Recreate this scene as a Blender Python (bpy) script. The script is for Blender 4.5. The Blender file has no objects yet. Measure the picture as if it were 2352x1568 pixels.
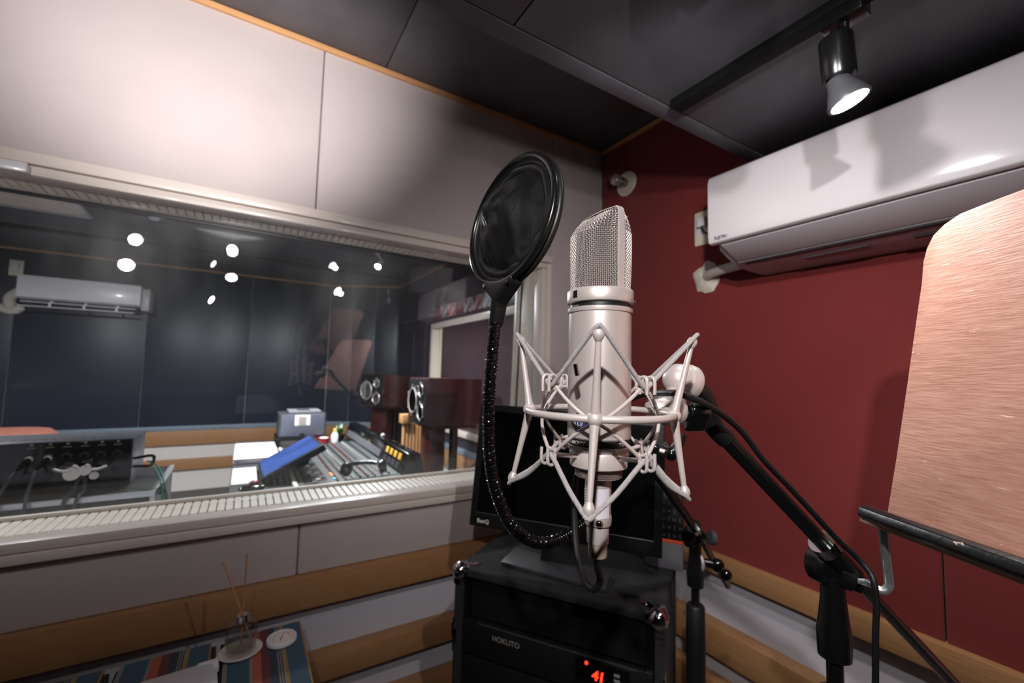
import bpy, bmesh, math, random
from mathutils import Vector, Matrix, noise as mnoise
random.seed(7)
scn = bpy.context.scene
COL = scn.collection
V = Vector
PI = math.pi

# ------------------------------------------------------------------ camera
F = 992.0; CX, CY = 1176.0, 784.0
RW = ((0.85107234, 0.05890785, 0.5217334), (-0.52447225, 0.04884068, 0.85002555), (0.02459136, -0.99706793, 0.07246248))
H = 1.28
CAM = V((0, 0, H))
def ray(p):
    v = (p[0]-CX, p[1]-CY, F)
    return V([sum(RW[i][k]*v[k] for k in range(3)) for i in range(3)])
def onp(p, ax, val):
    r = ray(p); return CAM + r*((val-CAM[ax])/r[ax])
def A(px, py, d): return CAM + ray((px, py))*(d/F)
def onplane(p, p0, n):
    r = ray(p); return CAM + r*((p0-CAM).dot(n)/r.dot(n))
RIGHT = V((RW[0][0], RW[1][0], RW[2][0])); DOWN = V((RW[0][1], RW[1][1], RW[2][1])); FWD = V((RW[0][2], RW[1][2], RW[2][2]))
def camvec(r, d, f): return RIGHT*r + DOWN*d + FWD*f
cd = bpy.data.cameras.new('camera'); cam = bpy.data.objects.new('camera', cd); COL.objects.link(cam)
cd.sensor_width = 36.0; cd.lens = 36.0*F/2352.0; cd.clip_start = 0.02; cd.clip_end = 50
m = Matrix(((RIGHT.x, -DOWN.x, -FWD.x, 0), (RIGHT.y, -DOWN.y, -FWD.y, 0), (RIGHT.z, -DOWN.z, -FWD.z, H), (0, 0, 0, 1)))
cam.matrix_world = m
cd.dof.use_dof = True; cd.dof.focus_distance = 0.40; cd.dof.aperture_fstop = 6.3
scn.camera = cam
# ------------------------------------------------------------------ world, exposure
w = bpy.data.worlds.new('world'); scn.world = w; w.use_nodes = True
w.node_tree.nodes['Background'].inputs[0].default_value = (0.02, 0.022, 0.026, 1)
w.node_tree.nodes['Background'].inputs[1].default_value = 0.0
vs = scn.view_settings
vs.view_transform = 'Standard'; vs.look = 'None'; vs.gamma = 1.0; vs.use_curve_mapping = False; vs.exposure = 0.0
try:
    scn.cycles.max_bounces = 10; scn.cycles.transparent_max_bounces = 16; scn.cycles.sample_clamp_indirect = 4.0
except Exception: pass
LIGHTS = dict(V=20, R1=9, R2=88, R3=16, LA=36, C=250)

# ------------------------------------------------------------------ materials
def lin(c):
    return tuple((x/255/12.92 if x/255 <= .04045 else ((x/255+.055)/1.055)**2.4) for x in c)
def pm(name, col, rough=.5, metal=0.0, var=None, bump=None, spec=.5, coat=0, stretch=None, emit=None, wear=None, sheen=0):
    """principled; var=(scale, other colour, contrast), bump=(scale,strength[,stretch])"""
    M = bpy.data.materials.new(name); M.use_nodes = True
    nt = M.node_tree; N = nt.nodes; Lk = nt.links; b = N['Principled BSDF']
    c = lin(col) + (1,)
    b.inputs['Base Color'].default_value = c; b.inputs['Roughness'].default_value = rough
    b.inputs['Metallic'].default_value = metal; b.inputs['Specular IOR Level'].default_value = spec
    if coat: b.inputs['Coat Weight'].default_value = coat; b.inputs['Coat Roughness'].default_value = .08
    if sheen: b.inputs['Sheen Weight'].default_value = sheen; b.inputs['Sheen Roughness'].default_value = .5
    tc = N.new('ShaderNodeTexCoord')
    def noise(scale, st, detail=5):
        mp = N.new('ShaderNodeMapping'); Lk.new(tc.outputs['Object'], mp.inputs[0])
        if st: mp.inputs['Scale'].default_value = st
        n = N.new('ShaderNodeTexNoise'); n.inputs['Scale'].default_value = scale; n.inputs['Detail'].default_value = detail
        Lk.new(mp.outputs[0], n.inputs[0]); return n
    last = None
    if var:
        n = noise(var[0], stretch); r = N.new('ShaderNodeValToRGB')
        ct = var[2] if len(var) > 2 else .2
        r.color_ramp.elements[0].position = .5-ct; r.color_ramp.elements[1].position = .5+ct
        r.color_ramp.elements[0].color = c; r.color_ramp.elements[1].color = lin(var[1]) + (1,)
        Lk.new(n.outputs[0], r.inputs[0]); Lk.new(r.outputs[0], b.inputs['Base Color']); last = r.outputs[0]
    if wear:   # (scale, colour, threshold)
        n = noise(wear[0], wear[3] if len(wear) > 3 else None, 8); r = N.new('ShaderNodeValToRGB')
        r.color_ramp.elements[0].position = wear[2]; r.color_ramp.elements[1].position = wear[2]+.03
        mx = N.new('ShaderNodeMix'); mx.data_type = 'RGBA'
        Lk.new(n.outputs[0], r.inputs[0]); Lk.new(r.outputs[0], mx.inputs['Factor'])
        if last: Lk.new(last, mx.inputs['A'])
        else: mx.inputs['A'].default_value = c
        mx.inputs['B'].default_value = lin(wear[1]) + (1,)
        Lk.new(mx.outputs['Result'], b.inputs['Base Color'])
    if bump:
        n = noise(bump[0], bump[2] if len(bump) > 2 else stretch, 6); bp = N.new('ShaderNodeBump')
        bp.inputs['Strength'].default_value = bump[1]; bp.inputs['Distance'].default_value = .004
        Lk.new(n.outputs[0], bp.inputs['Height']); Lk.new(bp.outputs[0], b.inputs['Normal'])
    if emit:
        b.inputs['Emission Color'].default_value = lin(emit[0]) + (1,); b.inputs['Emission Strength'].default_value = emit[1]
    return M
def glass(name, tint=(1, 1, 1), film=.0, ior=1.5):
    M = bpy.data.materials.new(name); M.use_nodes = True
    nt = M.node_tree; N = nt.nodes; Lk = nt.links
    for n in list(N): N.remove(n)
    out = N.new('ShaderNodeOutputMaterial'); t = N.new('ShaderNodeBsdfTransparent'); g = N.new('ShaderNodeBsdfGlossy')
    t.inputs[0].default_value = tint + (1,); g.inputs['Roughness'].default_value = .0
    ge = N.new('ShaderNodeNewGeometry'); dt = N.new('ShaderNodeVectorMath'); dt.operation = 'DOT_PRODUCT'
    Lk.new(ge.outputs['Normal'], dt.inputs[0]); Lk.new(ge.outputs['Incoming'], dt.inputs[1])
    def mth(op, a, b=None):
        q = N.new('ShaderNodeMath'); q.operation = op
        for i_, x_ in enumerate((a, b)):
            if x_ is None: continue
            if isinstance(x_, (int, float)): q.inputs[i_].default_value = x_
            else: Lk.new(x_, q.inputs[i_])
        return q.outputs[0]
    f0 = ((ior-1)/(ior+1))**2
    sch = mth('ADD', mth('MULTIPLY', mth('POWER', mth('SUBTRACT', 1.0, mth('ABSOLUTE', dt.outputs['Value'])), 5.0), 1-f0), f0)
    mx = N.new('ShaderNodeMixShader'); Lk.new(sch, mx.inputs[0]); Lk.new(t.outputs[0], mx.inputs[1]); Lk.new(g.outputs[0], mx.inputs[2])
    last = mx
    if film:
        g2 = N.new('ShaderNodeBsdfGlossy'); g2.inputs['Roughness'].default_value = .34
        tc = N.new('ShaderNodeTexCoord'); mp = N.new('ShaderNodeMapping'); mp.inputs['Scale'].default_value = (3, 1, 1.1)
        mp.inputs['Rotation'].default_value = (0, .5, 0)
        n = N.new('ShaderNodeTexNoise'); n.inputs['Scale'].default_value = 5; n.inputs['Detail'].default_value = 7
        Lk.new(tc.outputs['Object'], mp.inputs[0]); Lk.new(mp.outputs[0], n.inputs[0])
        ml = N.new('ShaderNodeMath'); ml.operation = 'MULTIPLY'; ml.inputs[1].default_value = film
        Lk.new(n.outputs[0], ml.inputs[0])
        m2 = N.new('ShaderNodeMixShader'); Lk.new(ml.outputs[0], m2.inputs[0]); Lk.new(mx.outputs[0], m2.inputs[1]); Lk.new(g2.outputs[0], m2.inputs[2]); last = m2
    Lk.new(last.outputs[0], out.inputs[0]); return M
def stripes(name, bands, axis, rough=.9, bump=True):
    """bands: list of (position, colour) along object axis, constant ramp (position in metres, from object origin)"""
    M = pm(name, bands[0][1], rough, bump=(900, .6) if bump else None)
    nt = M.node_tree; N = nt.nodes; Lk = nt.links; b = N['Principled BSDF']
    tc = N.new('ShaderNodeTexCoord'); sp = N.new('ShaderNodeSeparateXYZ'); Lk.new(tc.outputs['Object'], sp.inputs[0])
    lo = bands[0][0]; hi = bands[-1][0]+.05
    mr = N.new('ShaderNodeMapRange'); mr.inputs['From Min'].default_value = lo; mr.inputs['From Max'].default_value = hi
    Lk.new(sp.outputs[axis], mr.inputs['Value'])
    r = N.new('ShaderNodeValToRGB'); r.color_ramp.interpolation = 'CONSTANT'
    cr = r.color_ramp
    for i, (p, c) in enumerate(bands):
        e = cr.elements[0] if i == 0 else (cr.elements[1] if i == 1 else cr.elements.new((p-lo)/(hi-lo)))
        e.position = (p-lo)/(hi-lo); e.color = lin(c) + (1,)
    Lk.new(mr.outputs[0], r.inputs[0])
    n = N.new('ShaderNodeTexNoise'); n.inputs['Scale'].default_value = 350; Lk.new(tc.outputs['Object'], n.inputs[0])
    mx = N.new('ShaderNodeMix'); mx.data_type = 'RGBA'; mx.blend_type = 'MULTIPLY'; mx.inputs['Factor'].default_value = .5
    Lk.new(r.outputs[0], mx.inputs['A']); Lk.new(n.outputs['Color'], mx.inputs['B']) ; 
    bc = N.new('ShaderNodeBrightContrast'); bc.inputs['Bright'].default_value = .03
    Lk.new(mx.outputs['Result'], bc.inputs[0]); Lk.new(bc.outputs[0], b.inputs['Base Color'])
    return M
MT = {}
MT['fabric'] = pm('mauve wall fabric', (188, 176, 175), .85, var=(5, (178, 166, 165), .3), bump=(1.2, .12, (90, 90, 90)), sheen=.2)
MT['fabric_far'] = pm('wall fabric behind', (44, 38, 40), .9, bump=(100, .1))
MT['red'] = pm('red wall fabric', (124, 36, 35), .85, var=(4, (114, 32, 31), .3), bump=(1.2, .1, (80, 80, 80)), sheen=.15)
MT['ceil'] = pm('dark ceiling vinyl', (80, 79, 85), .5, var=(9, (87, 86, 92), .12), bump=(140, .06))
MT['soffit'] = MT['ceil']
MT['plaster'] = pm('pale plaster', (196, 192, 200), .8, var=(7, (188, 184, 193), .3), bump=(120, .05))
MT['wood'] = pm('oiled oak rail', (172, 128, 88), .5, var=(3, (150, 106, 68), .35), stretch=(3, 3, 60), bump=(4, .15), spec=.4)
MT['woodtrim'] = pm('thin oak trim', (206, 156, 108), .5, var=(4, (190, 140, 92), .3), stretch=(2, 2, 30))
MT['cream'] = pm('cream gloss paint', (222, 210, 202), .36, var=(3, (214, 200, 192), .4), bump=(30, .02), coat=.1)
MT['lining'] = pm('cream lining board', (226, 218, 206), .45, bump=(200, .05))
MT['black'] = pm('black plastic', (20, 20, 21), .42, bump=(300, .04))
MT['blackgloss'] = pm('black gloss', (12, 12, 13), .15, coat=.4)
MT['blackmetal'] = pm('black painted metal', (16, 16, 17), .22, spec=.6)
MT['matte'] = pm('matte black', (10, 10, 10), .7, spec=.2)
MT['rubber'] = pm('black rubber', (14, 14, 15), .5, bump=(250, .05))
MT['chrome'] = pm('chrome', (210, 208, 208), .08, 1.0, bump=(40, .03))
MT['nickel'] = pm('satin nickel paint', (206, 194, 190), .36, .5, bump=(1500, .05))
MT['nickel2'] = pm('matt silver enamel', (210, 198, 194), .38, .35, bump=(900, .05))
MT['cord'] = pm('woven grey elastic cord', (204, 196, 196), .85, bump=(1600, .8))
MT['wire'] = pm('grille wire', (166, 155, 151), .45, .4)
MT['dark'] = pm('dark inner gauze', (42, 38, 38), .7, bump=(1200, .6))
MT['steel'] = pm('brushed steel', (150, 146, 146), .25, 1.0)
MT['white'] = pm('white plastic', (226, 222, 226), .3, bump=(300, .01), coat=.15)
MT['acwhite'] = pm('glossy white cover', (222, 214, 218), .16, coat=.5)
MT['acgrey'] = pm('grey underside plastic', (186, 176, 182), .35)
MT['ivory'] = pm('ivory plastic', (226, 216, 194), .4)
MT['putty'] = pm('sealing putty', (216, 208, 194), .8, bump=(45, .7))
MT['navy'] = pm('navy wall panel', (36, 43, 58), .4, var=(4, (32, 38, 52), .3), bump=(60, .04))
MT['plaster2'] = pm('warm white plaster', (216, 208, 203), .8, bump=(120, .05))
MT['navyceil'] = MT['ceil']
MT['ledge'] = pm('blue grey ledge', (118, 132, 146), .5)
MT['carpet'] = pm('black carpet covering', (24, 23, 24), .95, var=(300, (36, 34, 35), .2), bump=(500, .9))
MT['floor'] = pm('dark grey floor', (70, 66, 68), .7, var=(30, (60, 57, 60), .3), bump=(60, .1))
MT['lampglass'] = pm('lit lamp lens', (255, 255, 255), .4, emit=((244, 249, 255), 45))
MT['ctrlens'] = pm('lit control room lens', (255, 255, 255), .4, emit=((240, 247, 255), 60))
MT['boardwood'] = pm('reddish veneer', (192, 146, 128), .62, var=(12, (164, 114, 95), .28), stretch=(3, 3, 26), bump=(22, .2), spec=.25, wear=(9, (236, 212, 200), .69, (4, 4, 30)))
MT['ledgeblack'] = pm('worn black paint', (18, 17, 17), .3, bump=(60, .2), wear=(55, (206, 182, 160), .655))
MT['ply'] = pm('raw board edge', (200, 160, 130), .7, var=(60, (160, 120, 96), .3))
MT['screen'] = pm('dark screen', (8, 8, 9), .18, spec=.5)
MT['grey'] = pm('grey plastic', (120, 118, 124), .4)
MT['dgrey'] = pm('dark grey plastic', (58, 58, 62), .4)
MT['orange'] = pm('orange print', (232, 92, 50), .5)
MT['ledred'] = pm('red display digits', (255, 40, 20), .4, emit=((255, 45, 22), 3.5))
MT['print'] = pm('pale print', (200, 196, 190), .5)
MT['printdim'] = pm('dull silver print', (128, 120, 114), .5)
MT['glass'] = glass('window glass', film=.02, ior=1.8)
MT['glass2'] = glass('second window glass', (.97, .985, .99), film=.008, ior=1.5)
MT['clear'] = glass('clear glass', (.93, .94, .94), ior=1.45)
MT['amber'] = pm('reed stick', (196, 134, 92), .6)
MT['liquid'] = glass('scent liquid', (.9, .87, .82), ior=1.6)
MT['ceramic'] = pm('white ceramic', (214, 206, 200), .3, coat=.3)
MT['navyblue'] = pm('navy enamel', (34, 44, 92), .3)
MT['tabletop'] = pm('dark green table slat', (14, 34, 28), .5)
MT['brown'] = pm('maroon veneer', (58, 24, 24), .3, var=(4, (48, 19, 20), .3), stretch=(2, 30, 30), coat=.3)
MT['green'] = pm('green leaf', (60, 130, 60), .5)
MT['teal'] = pm('teal cable', (24, 120, 104), .4)
MT['redplastic'] = pm('red plastic', (176, 30, 44), .4)
MT['redsh'] = pm('burgundy tag', (120, 44, 44), .4)
MT['paper'] = pm('white paper', (222, 212, 206), .8)
MT['silver'] = pm('silver trim', (196, 200, 202), .3, .8)
MT['bluescreen'] = pm('lit blue screen', (34, 50, 104), .2, emit=((74, 98, 158), .26), var=(4, (52, 76, 136), .2))
MT['yellow'] = pm('yellow meter', (232, 180, 70), .4, emit=((236, 178, 60), .25))
MT['consolegrey'] = pm('console panel', (84, 94, 94), .45, var=(60, (66, 76, 76), .2))
MT['copper'] = pm('brown leatherette', (104, 62, 50), .4)
MT['deskwhite'] = pm('white laminate', (216, 214, 218), .45)
MT['cyan'] = pm('cyan key', (90, 190, 220), .4, emit=((90, 200, 235), .6))
MT['keyorange'] = pm('orange key', (240, 160, 100), .4, emit=((245, 150, 90), .4))
MT['greenled'] = pm('green led', (120, 230, 60), .4, emit=((120, 235, 60), 2))

# ------------------------------------------------------------------ mesh builder
class MB:
    def __init__(s): s.v = []; s.f = []
    def add(s, vs, fs, M=None):
        o = len(s.v)
        s.v += [(M @ V(x)) if M else V(x) for x in vs]; s.f += [tuple(i+o for i in f) for f in fs]; return s
    def box(s, a, b):
        x0, x1 = sorted((a[0], b[0])); y0, y1 = sorted((a[1], b[1])); z0, z1 = sorted((a[2], b[2]))
        return s.add([(x0,y0,z0),(x1,y0,z0),(x1,y1,z0),(x0,y1,z0),(x0,y0,z1),(x1,y0,z1),(x1,y1,z1),(x0,y1,z1)],
                     [(3,2,1,0),(4,5,6,7),(0,1,5,4),(1,2,6,5),(2,3,7,6),(3,0,4,7)])
    def obox(s, c, ux, uy, uz, hx, hy, hz):
        c = V(c); ux, uy, uz = V(ux).normalized()*hx, V(uy).normalized()*hy, V(uz).normalized()*hz
        vs = [c+ux*i+uy*j+uz*k for k in (-1, 1) for i, j in ((-1,-1),(1,-1),(1,1),(-1,1))]
        return s.add(vs, [(3,2,1,0),(4,5,6,7),(0,1,5,4),(1,2,6,5),(2,3,7,6),(3,0,4,7)])
    def tube(s, pts, r, n=10, closed=False, caps=True):
        pts = [V(p) for p in pts]; k = len(pts)
        rr = r if isinstance(r, (list, tuple)) else [r]*k
        T = []
        for i in range(k):
            a = pts[(i-1) % k] if closed else pts[max(i-1, 0)]; b = pts[(i+1) % k] if closed else pts[min(i+1, k-1)]
            d = b-a; T.append(d.normalized() if d.length > 1e-9 else V((0, 0, 1)))
        u = T[0].orthogonal().normalized(); vs = []; fs = []
        for i in range(k):
            if i: u = (T[i-1].rotation_difference(T[i]) @ u)
            u = (u - T[i]*u.dot(T[i])).normalized(); w_ = T[i].cross(u)
            vs += [pts[i] + (u*math.cos(2*PI*j/n) + w_*math.sin(2*PI*j/n))*rr[i] for j in range(n)]
        for i in range(k if closed else k-1):
            a, b = i*n, ((i+1) % k)*n
            fs += [(a+j, a+(j+1) % n, b+(j+1) % n, b+j) for j in range(n)]
        if caps and not closed:
            fs.append(tuple(reversed(range(n)))); fs.append(tuple(range((k-1)*n, k*n)))
        return s.add(vs, fs)
    def cyl(s, a, b, r, r2=None, n=20, caps=True): return s.tube([a, b], [r, r if r2 is None else r2], n, caps=caps)
    def lathe(s, c, axis, prof, n=32, ref=None):
        """prof: (radius, distance along axis)"""
        c = V(c); ax = V(axis).normalized(); u = (V(ref) - ax*V(ref).dot(ax)).normalized() if ref else ax.orthogonal().normalized(); w_ = ax.cross(u)
        vs = []; fs = []
        for r, h in prof:
            vs += [c + ax*h + (u*math.cos(2*PI*j/n) + w_*math.sin(2*PI*j/n))*r for j in range(n)]
        for i in range(len(prof)-1):
            fs += [(i*n+j, i*n+(j+1) % n, (i+1)*n+(j+1) % n, (i+1)*n+j) for j in range(n)]
        if prof[0][0] > 1e-6: fs.append(tuple(reversed(range(n))))
        if prof[-1][0] > 1e-6: fs.append(tuple(range((len(prof)-1)*n, len(prof)*n)))
        return s.add(vs, fs)
    def sphere(s, c, r, n=20, m=12, sc=(1, 1, 1)):
        c = V(c); vs = []; fs = []
        for i in range(m+1):
            t = PI*i/m
            vs += [c + V((math.sin(t)*math.cos(2*PI*j/n)*sc[0], math.sin(t)*math.sin(2*PI*j/n)*sc[1], math.cos(t)*sc[2]))*r for j in range(n)]
        for i in range(m): fs += [(i*n+j, (i+1)*n+j, (i+1)*n+(j+1) % n, i*n+(j+1) % n) for j in range(n)]
        return s.add(vs, fs)
    def plate(s, poly, off):
        """polygon of points extruded by vector off"""
        poly = [V(p) for p in poly]; k = len(poly); off = V(off)
        nrm = V((0, 0, 0))
        for i in range(k): nrm += poly[i].cross(poly[(i+1) % k])
        if nrm.dot(off) > 0: poly.reverse()
        return s.add(poly + [p+off for p in poly], [tuple(range(k)), tuple(reversed(range(k, 2*k)))] + [(i, i+k, (i+1) % k + k, (i+1) % k) for i in range(k)])
    def grid(s, P):
        """P[i][j] points"""
        a, b = len(P), len(P[0]); vs = [p for row in P for p in row]
        return s.add(vs, [(i*b+j, i*b+j+1, (i+1)*b+j+1, (i+1)*b+j) for i in range(a-1) for j in range(b-1)])
    def build(s, name, mat, parent=None, bevel=0, seg=2, kind=None, label=None, smooth=True, sharp=35):
        me = bpy.data.meshes.new(name); c = V((0, 0, 0))
        lo = V([min(p[i] for p in s.v) for i in range(3)]); hi = V([max(p[i] for p in s.v) for i in range(3)]); c = (lo+hi)/2
        me.from_pydata([p-c for p in s.v], [], s.f)
        bm = bmesh.new(); bm.from_mesh(me)
        bmesh.ops.remove_doubles(bm, verts=bm.verts, dist=1e-6)
        bmesh.ops.recalc_face_normals(bm, faces=bm.faces)
        if bevel:
            es = [e for e in bm.edges if len(e.link_faces) == 2 and e.calc_face_angle(0) > .5]
            bmesh.ops.bevel(bm, geom=es, offset=bevel, segments=seg, profile=.5, affect='EDGES', clamp_overlap=True)
        bm.to_mesh(me); bm.free()
        me.materials.append(MT[mat] if isinstance(mat, str) else mat)
        if smooth:
            me.polygons.foreach_set('use_smooth', [True]*len(me.polygons)); me.set_sharp_from_angle(angle=math.radians(sharp))
        o = bpy.data.objects.new(name, me); COL.objects.link(o); o.location = c
        if parent: par(o, parent)
        if kind: o['kind'] = kind
        if label: o['label'] = label
        return o
def par(o, p):
    o.parent = p; o.matrix_parent_inverse = wm(p).inverted()
def wm(o):
    mb = Matrix.LocRotScale(o.location, o.rotation_euler, o.scale)
    return (wm(o.parent) @ o.matrix_parent_inverse @ mb) if o.parent else mb
def thing(name, label, cat, loc, group=None):
    o = bpy.data.objects.new(name, None); COL.objects.link(o); o.location = V(loc); o.empty_display_size = .05
    o['label'] = label; o['category'] = cat
    if group: o['group'] = group
    return o
def tag(o, label, cat, group=None):
    o['label'] = label; o['category'] = cat
    if group: o['group'] = group
    return o
def struct(o): o['kind'] = 'structure'; return o
def kids(o): return [c for c in COL.objects if c.parent == o]
def dup(o, parent=None, M=None):
    c = o.copy(); COL.objects.link(c)
    if parent: c.parent = parent
    for k_ in kids(o): dup(k_, c)
    return c
def like(o, M=None, loc=None, parent=None):
    """copy one mesh object sharing its data to a world location"""
    c = o.copy(); COL.objects.link(c); c.parent = None; c.matrix_parent_inverse = Matrix()
    if M is not None: c.matrix_basis = M
    if loc is not None: c.location = loc
    if parent: par(c, parent)
    return c
def text(body, size, fn, bold=0.0, align='LEFT', res=3):
    """letter faces mapped by fn(x,y)->world"""
    cu = bpy.data.curves.new('t', 'FONT'); cu.body = body; cu.size = size; cu.align_x = align; cu.offset = bold; cu.resolution_u = res
    ob = bpy.data.objects.new('t', cu); COL.objects.link(ob)
    dg = bpy.context.evaluated_depsgraph_get(); me = bpy.data.meshes.new_from_object(ob.evaluated_get(dg))
    b = MB().add([fn(v.co.x, v.co.y) for v in me.vertices], [tuple(p.vertices) for p in me.polygons])
    bpy.data.objects.remove(ob); bpy.data.curves.remove(cu); bpy.data.meshes.remove(me)
    return b
def spline(pts, per=8):
    pts = [V(p) for p in pts]; out = []
    q = [pts[0]*2-pts[1]] + pts + [pts[-1]*2-pts[-2]]
    for i in range(1, len(q)-2):
        for k in range(per):
            t = k/per; a, b, c, d = q[i-1], q[i], q[i+1], q[i+2]
            out.append(.5*((2*b) + (c-a)*t + (2*a-5*b+4*c-d)*t*t + (3*b-a-3*c+d)*t**3))
    out.append(pts[-1]); return out
def rrect(c, u, v, hu, hv, r, n=5):
    c, u, v = V(c), V(u).normalized(), V(v).normalized(); out = []
    for sx, sy, a0 in ((1, 1, 0), (-1, 1, PI/2), (-1, -1, PI), (1, -1, 1.5*PI)):
        for k in range(n+1):
            a = a0+PI/2*k/n
            out.append(c + u*(sx*(hu-r)+r*math.cos(a)) + v*(sy*(hv-r)+r*math.sin(a)))
    return out
X, Y, Z = V((1, 0, 0)), V((0, 1, 0)), V((0, 0, 1))

# ================================================================== THE BOOTH SHELL
XW, YW, ZC, ZS, YE = 1.342, 1.436, 2.301, 1.88, 0.65     # red wall, window wall, ceiling, soffit, soffit edge
XL, YB = -1.45, -1.15                                     # unseen walls behind the camera
struct(MB().box((XL-.1, YB-.1, -.05), (XW+.1, YW+.02, 0)).build('floor', 'floor'))
# window wall: plaster core round the opening
OX0, OX1, OZ0, OZ1 = -.60, 1.009, .876, 1.709
wl = MB(); YC = YW+.02; YK = 1.64
wl.box((XL-.1, YC, 0), (OX0-.02, YK, ZC+.1)); wl.box((OX1+.02, YC, 0), (XW+.25, YK, ZC+.1))
wl.box((OX0-.02, YC, 0), (OX1+.02, YK, OZ0-.02)); wl.box((OX0-.02, YC, OZ1+.02), (OX1+.02, YK, ZC+.1))
wall_left = struct(wl.build('wall_left', 'plaster', smooth=False))
def panel(x0, x1, z0, z1): return MB().box((x0+.0012, YW, z0), (x1-.0012, YC+.001, z1)).build('panel', 'fabric', wall_left, bevel=.006, seg=3)
SX = [XL, -.753, .157, 1.066, XW]
for i in range(3): panel(SX[i], SX[i+1], 1.765, ZC-.003)
panel(SX[3], XW-.002, .674, ZC-.003)
for a, b in ((XL, -.753), (-.753, .163), (.163, 1.066)): panel(a, b, .674, .822)
# red wall
wall_right = struct(MB().box((XW+.02, YB-.1, 0), (XW+.12, YC+.02, ZC+.1)).build('wall_right', 'plaster', smooth=False))
YS = [YW-.002, 1.281, .338, -.537, YB]
for i in range(4):
    MB().box((XW, YS[i]-.0012, .712), (XW+.021, YS[i+1]+.0012, ZC-.003)).build('panel', 'red', wall_right, bevel=.005, seg=3)
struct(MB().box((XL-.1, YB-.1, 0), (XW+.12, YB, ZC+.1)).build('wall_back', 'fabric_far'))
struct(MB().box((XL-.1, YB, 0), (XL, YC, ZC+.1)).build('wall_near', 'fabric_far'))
# ceiling strip with panels
ceil = struct(MB().box((XL-.1, YE-.3, ZC+.02), (XW+.1, YC, ZC+.12)).build('ceiling', 'ceil', smooth=False))
cx = [XL, -.56, .347, 1.255]
for i in range(3): MB().box((cx[i]+.001, YE+.0, ZC), (cx[i+1]-.001, YW-.001, ZC+.021)).build('panel', 'ceil', ceil, bevel=.004)
MB().box((1.259, YE, ZC+.004), (XW-.001, YW-.001, ZC+.021)).build('panel', 'ceil', ceil, bevel=.003)
# lowered soffit above the singer
sof = struct(MB().box((XL, YB, ZS+.012), (XW, YE, ZC+.02)).build('ceiling', 'soffit', smooth=False))
MB().box((XL, YE-.038, ZS), (XW-.001, YE, ZS+.0125)).build('border_strip', 'soffit', sof, bevel=.002)
sx = [XL, -.545, .362, XW]
for i in range(3): MB().box((sx[i]+.0016, YB, ZS+.001), (sx[i+1]-.0016, YE-.041, ZS+.0125)).build('panel', 'soffit', sof, bevel=.002)
# wooden trims and rails
def rail(name, a, b, mat='wood', bev=.002): return struct(MB().box(a, b).build(name, mat, bevel=bev))
rail('trim_1', (XL, YW-.012, ZC-.017), (XW-.001, YW, ZC-.001), 'woodtrim', .001)
rail('trim_2', (XW-.012, YE, ZC-.017), (XW, YW-.012, ZC-.001), 'woodtrim', .001)
PR = .022
yr = YW-PR; xr = XW-PR
zt = onp((500, 1366), 1, yr).z; zb = onp((500, 1448), 1, yr).z
rail('trim_3', (XL, yr, zb), (XW-PR, YC, zt))
zt2 = onp((1040, 1421), 1, yr-.012).z; zb2 = onp((1040, 1469), 1, yr-.012).z
rail('trim_4', (XL, yr-.012, zb2), (XW-PR, YC, zt2))
rail('trim_5', (XL, yr-.012, zb2-.17), (XW-PR, YC, zt2-.17))
zr = onp((1879, 1368), 0, xr).z; zrb = onp((1879, 1424), 0, xr).z
rail('trim_6', (xr, YB, zrb), (XW+.02, YW, zr))
zr2 = onp((1800, 1528), 0, xr-.012).z; zr2b = onp((1690, 1540), 0, xr-.012).z
rail('trim_7', (xr-.012, YB, zr2b), (XW+.02, YW, zr2))
rail('trim_8', (xr-.012, YB, zr2b-.17), (XW+.02, YW, zr2-.17))

# ------------------------------------------------------------------ the studio window
win = struct(bpy.data.objects.new('window_1', None)); COL.objects.link(win); win.location = (0.2, 1.45, .876)
yf = 1.412
def member(a, b, nm='frame_member', mat='cream', bev=.004, p=None): return MB().box(a, b).build(nm, mat, p or win, bevel=bev)
member((-.66, yf, 1.735), (1.057, 1.46, 1.764)); member((-.66, yf, .827), (1.057, 1.46, .8505))
member((1.0335, yf, .852), (1.057, 1.46, 1.7335)); member((-.66, yf, .852), (-.63, 1.46, 1.7335))
member((-.63, yf+.004, OZ1), (1.0325, 1.475, 1.733)); member((-.63, yf+.004, .852), (1.0325, 1.475, OZ0))
member((OX1, yf+.004, OZ0+.0005), (1.0325, 1.475, OZ1-.0005)); member((-.63, yf+.004, OZ0+.0005), (OX0, 1.475, OZ1-.0005))
# lining: backing, slats, perforated jamb
def perforated():
    M = pm('perforated cream board', (226, 218, 204), .5); nt = M.node_tree; N = nt.nodes; Lk = nt.links
    tc = N.new('ShaderNodeTexCoord'); mp = N.new('ShaderNodeMapping'); mp.inputs['Scale'].default_value = (0, 1/.0145, 1/.0105); Lk.new(tc.outputs['Object'], mp.inputs[0])
    fr = N.new('ShaderNodeVectorMath'); fr.operation = 'FRACTION'; Lk.new(mp.outputs[0], fr.inputs[0])
    sb = N.new('ShaderNodeVectorMath'); sb.operation = 'SUBTRACT'; sb.inputs[1].default_value = (0, .5, .5); Lk.new(fr.outputs[0], sb.inputs[0])
    ln = N.new('ShaderNodeVectorMath'); ln.operation = 'LENGTH'; Lk.new(sb.outputs[0], ln.inputs[0])
    r = N.new('ShaderNodeValToRGB'); r.color_ramp.elements[0].position = .17; r.color_ramp.elements[1].position = .24
    r.color_ramp.elements[0].color = lin((110, 100, 90)) + (1,); r.color_ramp.elements[1].color = lin((226, 218, 204)) + (1,)
    Lk.new(ln.outputs['Value'], r.inputs[0]); Lk.new(r.outputs[0], N['Principled BSDF'].inputs['Base Color']); return M
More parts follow.
